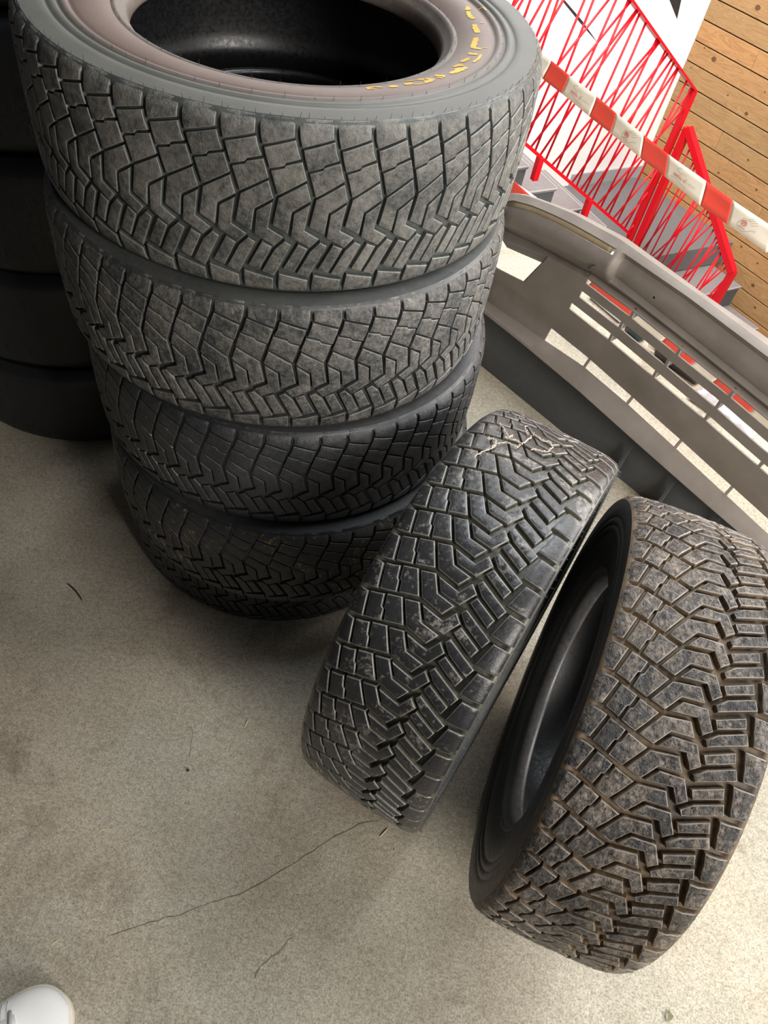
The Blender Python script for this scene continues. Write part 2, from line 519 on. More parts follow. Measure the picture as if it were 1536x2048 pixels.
# ------------------------------------------------------------------ stairs
def step(bmlist, near, along, width_dir, going, width, ztop, rise, parent):
    """one step: tread slab (child tread), nosing strip, side/riser body"""
    body = bmesh.new()
    a = near; b = near - along * (going + 0.02)
    c = b + width_dir * width; d = a + width_dir * width
    prism(body, [(p.x, p.y) for p in (a, b, c, d)], ztop - rise - 0.03, ztop - 0.02)
    from_bm('riser', body, M['stair_side'], parent)
    t = bmesh.new()
    a2 = a + along * 0.008 - width_dir * 0.006; b2 = b - width_dir * 0.006
    prism(t, [(p.x, p.y) for p in (a2, b2, c, d + along * 0.008)], ztop - 0.02, ztop)
    tr = from_bm('tread', t, M['stair_top'], parent)
    n = bmesh.new()
    add_beam(n, (*(a2 - width_dir * 0.002).xy, ztop - 0.004), (*(b2 - width_dir * 0.002).xy, ztop - 0.004), 0.004, 0.007)
    add_beam(n, (*(a2 + along * 0.002).xy, ztop - 0.004), (*(d + along * 0.010).xy, ztop - 0.004), 0.004, 0.007)
    from_bm('nosing', n, M['stair_edge'], tr)


st1 = empty('staircase', (1.042, 4.78, ZL), 'grey stairs with white nosings beside the white wall, under the long red railing', 'stairs')
st1_inv = Matrix.Translation(-Vector(st1.location))


def root_fix(root):
    """children were modelled in world space: keep them there"""
    inv = Matrix.Translation(root.location).inverted()
    for ch in root.children:
        ch.matrix_parent_inverse = inv


RISE = -ZL / 8
for i in range(1, 9):
    near = Vector((1.042, 4.78, 0)) - W_DIR * (0.265 * (i - 1))
    z = ZL + RISE * i
    step(None, near, W_DIR, -W_N, 0.265, 0.74, z if i < 8 else z - 0.002, RISE, st1)
root_fix(st1)
st2 = empty('staircase', (1.6081, 4.9326, ZL), 'short grey flight going down along the board wall, behind the bumper', 'stairs')
for i in range(0, 6):
    near = Vector((1.62, 4.94, 0)) - W_DIR * 0.10 + B_DIR * (0.275 * (i + 1)) 
    z = ZL - 0.17 * (i + 1)
    step(None, near, B_DIR, W_DIR, 0.275, 0.55, z, 0.17, st2)
root_fix(st2)

# ------------------------------------------------------------------ red railings
RD = Vector((0.6725, 0.5066, -0.5395)).normalized()
PA = Vector((1.2408, 4.8183, 0)); ZA = -0.2635; ZAB = -1.1892
r1 = empty('stair_railing', (PA.x, PA.y, ZL), 'long red railing of crossed thin rods descending beside white wall', 'railing')
bm = bmesh.new(); add_beam(bm, (PA.x, PA.y, ZL), (PA.x, PA.y, ZA), 0.036, 0.036, W_DIR); from_bm('post', bm, M['red'], r1)
topA = Vector((PA.x, PA.y, ZA)); botA = Vector((PA.x, PA.y, ZAB))
bm = bmesh.new(); add_beam(bm, topA + RD * 0.0, topA - RD * 2.6, 0.045, 0.012); from_bm('top_rail', bm, M['red'], r1)
bm = bmesh.new(); add_beam(bm, botA, botA - RD * 2.5, 0.012, 0.018); from_bm('bottom_rail', bm, M['red'], r1)
for s in (0.60, 1.19, 1.80, 2.4):
    p = botA - RD * s
    bm = bmesh.new(); add_beam(bm, p, p - Vector((0, 0, 0.13)), 0.034, 0.034, W_DIR); from_bm('stub_post', bm, M['red'], r1)
rr = random.Random(11)
s = 0.05
k = 0
while s < 2.45:
    p = botA - RD * s
    dlt = rr.uniform(0.10, 0.19) if k % 2 else rr.uniform(0.36, 0.56)
    q = s - dlt
    if q > 0.01:
        t = topA - RD * q
    else:                      # short rods near the end post run into the post
        u = s / dlt
        h = (ZA - ZAB) * u
        t = Vector((PA.x, PA.y, ZAB + h))
    bm = bmesh.new(); add_tube(bm, [p, t - Vector((0, 0, 0.004))], 0.0062, 6); from_bm('railing_rod', bm, M['red'], r1, True)
    s += rr.uniform(0.046, 0.068); k += 1
root_fix(r1)

PB = Vector((1.2881, 4.7667, 0)); ZB = -0.449
EP = Vector((1.7612, 4.2494, 0)); ZE = -0.9912
r2 = empty('stair_railing', (PB.x, PB.y, ZL), 'short red railing with angled top rail in front of board wall', 'railing')
bm = bmesh.new(); add_beam(bm, (PB.x, PB.y, ZL), (PB.x, PB.y, ZB), 0.040, 0.040, B_DIR); from_bm('post', bm, M['red'], r2)
tB = Vector((PB.x, PB.y, ZB)); tE = Vector((EP.x, EP.y, ZE))
bm = bmesh.new(); add_beam(bm, tB, tE, 0.044, 0.040); from_bm('top_rail', bm, M['red'], r2)
ZEB = ZL - 0.17 * 3
bm = bmesh.new(); add_beam(bm, (EP.x, EP.y, ZEB), (EP.x, EP.y, ZE + 0.01), 0.040, 0.040, B_DIR); from_bm('post', bm, M['red'], r2)
dn = tE - tB
bB = Vector((PB.x, PB.y, ZL + 0.06))
bE = bB + dn
bm = bmesh.new(); add_beam(bm, bB, bE, 0.014, 0.02); from_bm('bottom_rail', bm, M['red'], r2)
for i in range(26):
    u = 0.03 + 0.94 * i / 25
    dlt = (0.05, 0.22, 0.10, 0.34)[i % 4] + rr.uniform(-0.02, 0.03)
    v = min(0.99, u + dlt)
    if v > 0.985 and u < 0.6: continue
    a = bB + dn * u; b = tB + dn * v
    bm = bmesh.new(); add_tube(bm, [a, b - Vector((0, 0, 0.01))], 0.0052, 6); from_bm('railing_rod', bm, M['red'], r2, True)
root_fix(r2)

# ------------------------------------------------------------------ barrier tapes
TN = Vector((-0.686, -0.727, 0)).normalized()


def ribbon(name, o, f_top, f_bot, s0, s1, sl0, sl1, mat, parent, n=14, wav=0.002):
    """piece of tape between two slanted ends, 0.3 mm thick"""
    bm = bmesh.new()
    rows = []
    for i in range(n + 1):
        row = []
        for j in range(5):
            q = j / 4
            st = s0 + sl0 * (q - 0.5); en = s1 + sl1 * (q - 0.5)
            s = st + (en - st) * i / n
            zt, zb = f_top(s), f_bot(s)
            z = zb + (zt - zb) * q
            w = wav * math.sin(s * 9.0 + q * 1.2) + 0.0015 * math.sin(s * 31 + q * 4) + 0.006 * (q - 0.5) ** 2
            p = o + E_DIR * s + TN * w
            row.append(((p.x, p.y, z)))
        rows.append(row)
    F = [[bm.verts.new(p) for p in r] for r in rows]
    G = [[bm.verts.new((p[0] - TN.x * 0.0003, p[1] - TN.y * 0.0003, p[2])) for p in r] for r in rows]
    for i in range(n):
        for j in range(4):
            bm.faces.new((F[i][j], F[i + 1][j], F[i + 1][j + 1], F[i][j + 1]))
            bm.faces.new((G[i][j + 1], G[i + 1][j + 1], G[i + 1][j], G[i][j]))
        bm.faces.new((F[i][0], G[i][0], G[i + 1][0], F[i + 1][0])); bm.faces.new((F[i + 1][4], G[i + 1][4], G[i][4], F[i][4]))
    for i, fl2 in ((0, 0), (n, 1)):
        for j in range(4):
            q = (F[i][j], F[i][j + 1], G[i][j + 1], G[i][j])
            bm.faces.new(q if fl2 else q[::-1])
    return from_bm(name, bm, mat, parent, True)


def interp(xs, ys):
    return lambda s: float(np.interp(s, xs, ys))


O1 = E_PT + TN * 0.30
T1 = empty('barrier_tape', (O1 + E_DIR * 0.5).to_tuple(), 'red and white printed barrier tape stretched in front of the red railings, the upper one', 'tape')
ft = interp([-0.8, 0.214, 0.425, 0.648, 0.833, 1.037, 2.0], [0.68, 0.552, 0.528, 0.503, 0.489, 0.477, 0.44])
fb = interp([-0.8, 0.245, 0.446, 0.588, 0.857, 1.016, 2.0], [0.626, 0.497, 0.474, 0.458, 0.433, 0.423, 0.386])
cuts = [-0.36, -0.26, -0.16, -0.06, 0.05, 0.145, 0.254, 0.331, 0.442, 0.523, 0.633, 0.724, 0.851, 0.938, 1.065, 1.155, 1.29]
for i in range(len(cuts) - 1):
    red = (i % 2 == 0)
    sl = 0.010 if cuts[i] < 0.4 else (0.0 if cuts[i] < 0.6 else -0.016)
    sl2 = 0.010 if cuts[i + 1] < 0.4 else (0.0 if cuts[i + 1] < 0.6 else -0.016)
    ribbon('red_band' if red else 'white_band', O1, ft, fb, cuts[i], cuts[i + 1], sl, sl2, M['tape_red'] if red else M['tape_white'], T1)


def tape_pt(s, q, off=0.0012):
    zt, zb = ft(s), fb(s)
    w = 0.002 * math.sin(s * 9.0 + q * 1.2) + 0.0015 * math.sin(s * 31 + q * 4) + 0.006 * (q - 0.5) ** 2
    p = O1 + E_DIR * s + TN * (w + off)
    return Vector((p.x, p.y, zb + (zt - zb) * q))


def ink(strokes, s0, wdt, mat, name='print'):
    bm = bmesh.new()
    for st in strokes:
        P = [tape_pt(s0 + x, y) for x, y in st]
        for a, b in zip(P, P[1:]):
            d = (b - a)
            if d.length < 1e-6: continue
            d.normalize()
            sd = d.cross(TN).normalized() * wdt / 2
            ex = d * wdt * 0.3
            bm.faces.new([bm.verts.new(v) for v in (a - sd - ex, b - sd + ex, b + sd + ex, a + sd - ex)])
    return from_bm(name, bm, mat, T1, recalc=False)


def text_strokes(txt, h, adv):
    G = {'s': [[(.9, .85), (.3, 1), (.1, .75), (.8, .3), (.6, 0), (.05, .12)]], 'e': [[(.1, .5), (.9, .55), (.7, .95), (.3, .95), (.08, .5), (.3, .05), (.9, .15)]],
         'l': [[(.3, 0), (.35, 2.0)]], 'u': [[(.1, 1), (.15, .2), (.5, 0), (.85, .2)], [(.85, 1), (.9, 0)]], ' ': [], 'i': [[(.4, 0), (.4, 1)]], '.': [[(.4, 0), (.4, .12)]]}
    out = []; x = 0
    for ch in txt:
        for st in G[ch]:
            out.append([(x + a * adv * 0.8, b * h) for a, b in st])
        x += adv * (0.55 if ch in 'li.' else 1)
    return out, x


for s0 in (0.355, 0.752):
    stx, Lx = text_strokes('seslu sl', 0.11, 0.0062)
    ink([[(x, 0.36 + y) for x, y in st] for st in stx], s0, 0.0010, M['ink_red'])
    ink([[(-0.006, 0.26), (0.012, 0.29), (0.03, 0.22), (Lx + 0.006, 0.20)]], s0, 0.0009, M['ink_grey'])
    ink([[(Lx + 0.006 + i * 0.004, 0.46 + 0.02 * (i % 2)), (Lx + 0.009 + i * 0.004, 0.42 + 0.03 * (i % 2))] for i in range(6)], s0, 0.0009, M['ink_grey'])
    ink([[(0.010, 0.80), (0.006, 0.70), (0.016, 0.62), (0.030, 0.66)], [(0.034, 0.74), (0.038, 0.64)], [(0.020, 0.84), (0.012, 0.82)]], s0, 0.0008, M['ink_grey'])
for s0 in (0.560, 0.968):
    ink([[(0.0, 0.30), (0.010, 0.66), (0.030, 0.70)], [(0.0, 0.30), (0.004, 0.18), (0.022, 0.14), (0.034, 0.26)],
         [(0.022, 0.70), (0.034, 0.86)], [(0.027, 0.66), (0.041, 0.84)], [(0.031, 0.60), (0.046, 0.78)], [(0.035, 0.54), (0.050, 0.70)],
         [(0.034, 0.26), (0.044, 0.42), (0.050, 0.40), (0.052, 0.50)]], s0, 0.0008, M['ink_grey'], 'hand_emblem')
    oval = [(0.0165 + 0.0075 * math.cos(a), 0.48 + 0.125 * math.sin(a)) for a in [2 * math.pi * k / 14 for k in range(15)]]
    ink([oval] + [[(0.012, 0.50), (0.021, 0.50)], [(0.012, 0.44), (0.021, 0.45)], [(0.0125, 0.54), (0.0205, 0.54)]], s0, 0.0014, M['ink_red'], 'hand_emblem')
    ink([[(0.006 + i * 0.004, 0.26), (0.008 + i * 0.004, 0.27)] for i in range(5)], s0, 0.0022, M['ink_grey'], 'hand_emblem')
root_fix(T1)

O2 = E_PT + TN * 0.40
T2 = empty('barrier_tape', (O2 + E_DIR * 0.6).to_tuple(), 'red and white barrier tape hanging low, seen through the grille slots of the bumper', 'tape')
ft2 = interp([-0.6, 0.30, 0.42, 0.60, 0.70, 1.03, 1.40, 2.2], [0.34, 0.258, 0.240, 0.190, 0.166, 0.158, 0.145, 0.12])
fb2 = interp([-0.6, 0.30, 0.42, 0.60, 0.70, 1.03, 1.40, 2.2], [0.285, 0.203, 0.186, 0.136, 0.112, 0.104, 0.091, 0.066])
cuts2 = [-0.38, -0.28, -0.18, -0.07, 0.03, 0.13, 0.24, 0.40, 0.50, 0.60, 0.705, 0.87, 0.985, 1.09, 1.165, 1.29, 1.38, 1.5]
for i in range(len(cuts2) - 1):
    red = (i % 2 == 0)
    ribbon('red_band' if red else 'white_band', O2, ft2, fb2, cuts2[i], cuts2[i + 1], 0.02, 0.02, M['tape_red'] if red else M['tape_white'], T2, 10, 0.004)
root_fix(T2)

# ------------------------------------------------------------------ bumper
BA = Vector((0.1854, 1.6378, 0)); BE = Vector((0.7654, -0.6436, 0)); BN = Vector((-0.6436, -0.7654, 0))


def ex(xs, ys, sl, sr):
    """piecewise rows with straight extrapolation"""
    def f(t):
        if t < xs[0]: return ys[0] + sl * (t - xs[0])
        if t > xs[-1]: return ys[-1] + sr * (t - xs[-1])
        return float(np.interp(t, xs, ys))
    return f


SL = -0.055
row_def = [
    # (function z(t), depth towards the viewer, subdivisions to the next row)
    (lambda t: 0.0, 0.000, 3),
    (lambda t: 0.075 - 0.01 * t, -0.004, 2),
    (ex([-0.03, 0.10, 0.30, 0.505, 0.70], [0.158, 0.156, 0.147, 0.130, 0.115], 0, SL), -0.024, 1),
    (ex([-0.03, 0.10, 0.30, 0.505, 0.70], [0.170, 0.168, 0.159, 0.141, 0.126], 0, SL), 0.022, 1),
    (ex([-0.03, 0.10, 0.30, 0.505, 0.70], [0.177, 0.175, 0.166, 0.148, 0.133], 0, SL), 0.030, 1),
    (ex([-0.03, 0.10, 0.30, 0.505, 0.70], [0.183, 0.181, 0.171, 0.153, 0.137], 0, SL), 0.028, 2),
    (ex([-0.05, 0.103, 0.272, 0.415, 0.561, 0.716], [0.188, 0.196, 0.207, 0.197, 0.180, 0.161], 0, -0.12), -0.002, 2),  # 6 slot4 low
    (ex([-0.05, 0.156, 0.272, 0.413, 0.564, 0.716], [0.236, 0.232, 0.227, 0.213, 0.198, 0.181], 0, -0.11), -0.012, 2),  # 7 slot4 up
    (ex([-0.05, 0.04, 0.121, 0.3, 0.5, 0.716], [0.272, 0.272, 0.280, 0.268, 0.246, 0.226], 0, -0.10), -0.002, 1),
    (ex([-0.05, 0.038, 0.121, 0.179, 0.301, 0.438, 0.582, 0.733], [0.286, 0.300, 0.311, 0.315, 0.309, 0.299, 0.288, 0.272], 0, -0.10), 0.000, 2),   # 9 slot3 low
    (ex([-0.05, 0.10, 0.187, 0.299, 0.438, 0.585, 0.730], [0.310, 0.330, 0.332, 0.327, 0.316, 0.303, 0.287], 0, -0.10), 0.000, 1),   # 10 slot3 up
    (ex([-0.05, 0.184, 0.318, 0.448, 0.593, 0.731], [0.330, 0.356, 0.350, 0.340, 0.327, 0.311], 0, -0.10), 0.000, 2),   # 11 slot2 low
    (ex([-0.05, 0.203, 0.318, 0.450, 0.589, 0.715], [0.345, 0.373, 0.367, 0.357, 0.347, 0.333], 0, -0.10), 0.000, 1),   # 12 slot2 up
    (ex([-0.05, 0.196, 0.330, 0.462, 0.601, 0.701], [0.358, 0.394, 0.388, 0.378, 0.368, 0.358], 0, -0.09), 0.000, 2),   # 13 slot1 low
    (ex([-0.05, 0.081, 0.202, 0.331, 0.459, 0.601, 0.691], [0.366, 0.396, 0.408, 0.405, 0.395, 0.385, 0.376], 0, -0.09), 0.000, 1),   # 14 slot1 up
    (ex([-0.064, 0.024, 0.089, 0.15, 0.2, 0.33, 0.50, 0.691], [0.380, 0.393, 0.399, 0.406, 0.413, 0.412, 0.402, 0.385], 0.1, -0.09), -0.014, 2),
    (ex([-0.059, 0.031, 0.093, 0.152, 0.196, 0.239, 0.5, 0.673], [0.406, 0.421, 0.430, 0.437, 0.441, 0.446, 0.426, 0.412], 0.15, -0.08), 0.010, 1),
    (ex([-0.059, 0.031, 0.093, 0.152, 0.196, 0.239, 0.5, 0.673], [0.411, 0.426, 0.435, 0.442, 0.446, 0.451, 0.431, 0.417], 0.15, -0.08), 0.013, 6),
    (ex([-0.075, -0.049, 0.002, 0.063, 0.123, 0.181, 0.233, 0.42, 0.60], [0.440, 0.452, 0.467, 0.476, 0.481, 0.485, 0.488, 0.484, 0.471], 0.5, -0.07), 0.004, 1),   # 18 slit low
    (ex([-0.084, -0.059, -0.008, 0.052, 0.112, 0.17, 0.238, 0.42, 0.60], [0.444, 0.461, 0.476, 0.486, 0.493, 0.497, 0.500, 0.496, 0.484], 0.6, -0.07), -0.004, 2),   # 19 slit up
    (ex([-0.10, -0.066, -0.036, 0.019, 0.093, 0.166, 0.222, 0.426, 0.59], [0.448, 0.468, 0.479, 0.490, 0.503, 0.508, 0.512, 0.504, 0.494], 0.8, -0.06), -0.022, 2),
    (ex([-0.10, -0.066, -0.036, 0.019, 0.093, 0.166, 0.222, 0.426, 0.59], [0.440, 0.460, 0.469, 0.480, 0.494, 0.500, 0.505, 0.494, 0.488], 0.8, -0.06), -0.052, 1),
    (ex([-0.10, -0.066, -0.036, 0.019, 0.093, 0.166, 0.222, 0.426, 0.59], [0.410, 0.428, 0.438, 0.450, 0.464, 0.470, 0.475, 0.464, 0.458], 0.8, -0.06), -0.056, 0),
]
TMIN, TMAX = -0.16, 1.30


def bend(t):
    """plan curve: left end wraps back, slight bow"""
    d = 0.0
    if t < -0.04: d -= ((-0.04 - t) / 0.12) ** 2 * 0.09
    if t > 0.85: d -= ((t - 0.85) / 0.45) ** 2 * 0.12
    return d


ribs = {9: [0.308, 0.440, 0.586, 0.732, 0.88, 1.03], 11: [0.318, 0.452, 0.592, 0.735, 0.88, 1.03], 13: [0.331, 0.462, 0.602, 0.74, 0.88, 1.03], 6: [0.277, 0.415, 0.564, 0.713, 0.86, 1.01]}
starts = {9: 0.183, 11: 0.196, 13: 0.199, 6: 0.150}
tset = set()
for i in range(int((TMAX - TMIN) / 0.012) + 1):
    tset.add(round(TMIN + 0.012 * i, 4))
special = []
for k in ribs:
    for r_ in ribs[k]: special += [r_ - 0.0035, r_ + 0.0035]
special += list(starts.values()) + [0.234, 0.2395, 0.2436, 0.248, 0.2524, 0.2565, -0.06, 0.081]
special = [t for t in special if abs(t - 0.081) > 1e-6]
tset = sorted([t for t in tset if all(abs(t - s_) > 0.004 for s_ in special) and not 0.026 < t < 0.098] + special + [0.026, 0.061, 0.098])
VAR = tset.index(0.061)


def plate(t, z, zl, zu):
    a = sstep(t, 0.240, 0.256)
    return -0.017 * a * sstep(z, zl, zl + 0.004) * (1 - sstep(z, zu - 0.012, zu + 0.004))


fine_rows = []       # (row index, fraction)
for i, (f, d, sub) in enumerate(row_def):
    if sub == 0:
        fine_rows.append((i, 0.0)); continue
    for k in range(sub):
        fine_rows.append((i, k / sub))
# hole in the left panel between slot rows 9..14 region: handled as quad list below
bm = bmesh.new()
grid = []
for (i, fr) in fine_rows:
    f0, d0, _ = row_def[i]
    f1, d1, _ = row_def[min(i + 1, len(row_def) - 1)]
    line = []
    for ti, t in enumerate(tset):
        if ti == VAR and 9 <= i <= 14:      # slanted right side of the lamp opening
            zz0 = f0(t) * (1 - fr) + f1(t) * fr
            t = float(np.interp(zz0, [0.303, 0.390], [0.040, 0.082]))
        z = f0(t) * (1 - fr) + f1(t) * fr
        d = d0 * (1 - fr) + d1 * fr
        if i == 17:
            d += 0.004 * math.sin(math.pi * fr)
            d += plate(t, z, row_def[15][0](t), row_def[18][0](t) + 0.006)
        if i == 16:
            d += plate(t, z, row_def[15][0](t), row_def[18][0](t) + 0.006)
        if i in (18, 19):
            d += plate(t, z, row_def[15][0](t), row_def[19][0](t))
        if t > TMAX - 0.2: z -= 0.0
        p = BA + BE * t + BN * (d + bend(t))
        line.append(bm.verts.new((p.x, p.y, max(z, 0.001))))
    grid.append(line)
HOLE_T = (-0.075, 0.081)


def is_hole(i, t):
    if i in (9, 10, 11, 12, 13) and t < 0.15:
        return -0.075 < t < 0.061
    for k in (6, 9, 11, 13):
        if i == k:
            if t < starts[k] or t > 1.12: return False
            return all(abs(t - r_) > 0.0034 for r_ in ribs[k])
    if i == 18: return -0.084 < t < 0.234
    return False


for a in range(len(fine_rows) - 1):
    i = fine_rows[a][0]
    for c in range(len(tset) - 1):
        tm = (tset[c] + tset[c + 1]) / 2
        if is_hole(i, tm): continue
        fa = bm.faces.new((grid[a][c], grid[a][c + 1], grid[a + 1][c + 1], grid[a + 1][c]))
        fa.material_index = 1 if i < 2 else 0
bmesh.ops.delete(bm, geom=[v for v in bm.verts if not v.link_faces], context='VERTS')
bumper = empty('car_bumper', (BA + BE * 0.4).to_tuple(), 'dusty grey plastic car bumper with grille slots, upright on the floor behind the tyres', 'bumper')
shell = from_bm('bumper_shell', bm, [M['bumper'], M['bumper_dark']], bumper, True, False)
sol = shell.modifiers.new('thick', 'SOLIDIFY'); sol.thickness = 0.004; sol.offset = -1
# make sure outward normals face the viewer so thickness grows backwards
dg = shell.data
avg = sum((Vector(p.normal).dot(BN) * p.area for p in dg.polygons))
if avg < 0: dg.flip_normals()
es = shell.modifiers.new('edge', 'EDGE_SPLIT'); es.split_angle = R(38)


def loft_strip(name, zfun0, zfun1, t0, t1, d0, d1, mat, n=24, thick=0.003):
    bm = bmesh.new()
    A = []
    for k in range(n + 1):
        t = t0 + (t1 - t0) * k / n
        row = []
        for z, d in ((zfun0(t), d0), (zfun1(t), d1), (zfun1(t), d1 - thick), (zfun0(t), d0 - thick)):
            p = BA + BE * t + BN * (d + bend(t))
            row.append(bm.verts.new((p.x, p.y, z)))
        A.append(row)
    for a, b in zip(A, A[1:]):
        for k in range(4):
            bm.faces.new((a[k], b[k], b[(k + 1) % 4], a[(k + 1) % 4]))
    bm.faces.new(A[0][::-1]); bm.faces.new(A[-1])
    return from_bm(name, bm, mat, bumper, True)


o = loft_strip('slit_strip', lambda t: row_def[18][0](t) - 0.003, lambda t: row_def[19][0](t) + 0.003, -0.086, 0.225, -0.002, -0.012, M['beige'])
o['label'] = 'beige dusty strip inside the top slit'
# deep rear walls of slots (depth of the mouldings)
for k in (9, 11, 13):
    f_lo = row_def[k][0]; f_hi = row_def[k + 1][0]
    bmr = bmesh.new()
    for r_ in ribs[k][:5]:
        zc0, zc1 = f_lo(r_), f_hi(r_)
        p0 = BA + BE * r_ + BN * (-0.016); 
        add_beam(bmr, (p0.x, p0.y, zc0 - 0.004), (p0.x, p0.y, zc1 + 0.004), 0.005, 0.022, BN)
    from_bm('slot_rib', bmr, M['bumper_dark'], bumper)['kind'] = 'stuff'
# lamp opening side walls
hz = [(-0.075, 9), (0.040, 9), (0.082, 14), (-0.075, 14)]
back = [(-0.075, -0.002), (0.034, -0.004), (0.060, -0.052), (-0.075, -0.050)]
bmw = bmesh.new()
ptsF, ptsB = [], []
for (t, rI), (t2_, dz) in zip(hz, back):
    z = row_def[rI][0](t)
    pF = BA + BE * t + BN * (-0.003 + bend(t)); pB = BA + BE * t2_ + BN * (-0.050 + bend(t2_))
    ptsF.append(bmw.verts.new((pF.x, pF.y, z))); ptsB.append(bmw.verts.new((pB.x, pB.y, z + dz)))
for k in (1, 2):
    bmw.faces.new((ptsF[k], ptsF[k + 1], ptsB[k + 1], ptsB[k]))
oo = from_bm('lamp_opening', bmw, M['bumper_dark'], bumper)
so2 = oo.modifiers.new('thick', 'SOLIDIFY'); so2.thickness = 0.003
# crack near the first slot
bmc = bmesh.new()
cz = row_def[14][0](0.197)
cpts = [(0.197, cz + 0.002), (0.1985, cz + 0.010), (0.194, cz + 0.018), (0.196, cz + 0.030), (0.200, cz + 0.036), (0.207, cz + 0.044), (0.2155, cz + 0.047)]
dd = [0.001, -0.006, -0.010, 0.011, 0.0145, 0.0145, 0.0145]
P = [BA + BE * t + BN * (d_ + 0.0015) + Vector((0, 0, z)) for (t, z), d_ in zip(cpts, dd)]
add_tube(bmc, P, [0.0006, 0.0012, 0.0010, 0.0016, 0.001, 0.0014, 0.0004], 5)
from_bm('crack', bmc, M['crack'], bumper)
# screw hole in the plate panel
bms = bmesh.new()
hp = BA + BE * 0.362 + BN * 0.004
hzv = 0.462
ringp = []
for k in range(12):
    a = 2 * math.pi * k / 12
    q = hp + BE * (math.cos(a) * 0.003)
    ringp.append(bms.verts.new((q.x + BN.x * 0.003, q.y + BN.y * 0.003, hzv + math.sin(a) * 0.003)))
bms.faces.new(ringp)
from_bm('screw_hole', bms, M['crack'], bumper)
# lower gussets on the dark spoiler
for t in (0.475, 0.605, 0.735):
    bmg = bmesh.new()
    p0 = BA + BE * t
    V = [bmg.verts.new(v) for v in ((p0.x, p0.y, 0.0), (p0.x + BN.x * 0.045, p0.y + BN.y * 0.045, 0.0), (p0.x + BN.x * 0.006, p0.y + BN.y * 0.006, 0.11))]
    q0 = p0 + BE * 0.005
    V2 = [bmg.verts.new(v) for v in ((q0.x, q0.y, 0.0), (q0.x + BN.x * 0.045, q0.y + BN.y * 0.045, 0.0), (q0.x + BN.x * 0.006, q0.y + BN.y * 0.006, 0.11))]
    bmg.faces.new(V); bmg.faces.new(V2[::-1])
    for k in range(3): bmg.faces.new((V[k], V2[k], V2[(k + 1) % 3], V[(k + 1) % 3]))
    from_bm('gusset', bmg, M['bumper_dark'], bumper)
root_fix(bumper)

# ------------------------------------------------------------------ rally tyres
NP = 52
PITCH = 2 * math.pi / NP
ARC = 320 * PITCH            # mm of one pitch on the crown
HALF = 98.0


def r_t(s):
    s = abs(s)
    if s <= 70: return 320 - 2 * (s / 70) ** 2
    if s <= 90: return 318 - 4.5 * ((s - 70) / 20) ** 1.6
    return 313.5 - 8.0 * ((s - 90) / 8) ** 1.5


def nrm_t(s):
    e = 0.5
    dr = (r_t(s + e) - r_t(s - e)) / (2 * e)
    n = Vector((1.0, -dr)); n.normalize()
    return n             # (radial, axial)


def mv(s):
    return float(np.interp(s, [-104, -92, -82, -72, -60, -50, -40, -20], [-0.51, -0.50, -0.48, -0.40, -0.30, -0.20, -0.12, 0.0]))


BLK = {
    'A': [(-.45, -98), (-.44, -90), (-.42, -82), (-.36, -74.4), (.43, -83.3), (.44, -91), (.44, -98)],
    'B': [(-.33, -72.0), (.47, -81.2), (.54, -71), (.62, -63.4), (.24, -58.7), (.19, -55.7), (-.18, -51.5), (-.27, -63)],
    'C': [(-.145, -49.4), (.18, -53.5), (.23, -56.6), (.66, -61.2), (.80, -42.6), (.05, -25.0)],
    'D': [(.065, -22.6), (.80, -39.8), (.935, -21.6), (.43, -8.2), (.345, 16.8), (-.085, 8)],
    'E': [(.91, -17.6), (.79, 12), (1.21, 21.5), (.97, 32.5), (.42, 20.5), (.485, -6)],
    'F': [(-.02, 37), (.25, 26), (.44, 30), (-.03, 71), (-.37, 66)],
    'G': [(-.37, 29), (-.09, 34), (-.44, 64.5), (-.77, 60.5)],
    'H': [(-.89, 67.2), (-.05, 75.0), (-.055, 87), (-.06, 98), (-.905, 98), (-.905, 84)],
}


def offset_poly(P, d):
    """move each edge inward by d (P counter-clockwise)"""
    n = len(P); out = []
    for i in range(n):
        p0, p1, p2 = P[i - 1], P[i], P[(i + 1) % n]
        d1 = Vector((p1[0] - p0[0], p1[1] - p0[1])).normalized(); d2 = Vector((p2[0] - p1[0], p2[1] - p1[1])).normalized()
        n1 = Vector((-d1.y, d1.x)); n2 = Vector((-d2.y, d2.x))
        b = n1 + n2
        l = max(0.35, b.dot(n1))
        b = b / l
        out.append((p1[0] + b.x * d, p1[1] + b.y * d))
    return out


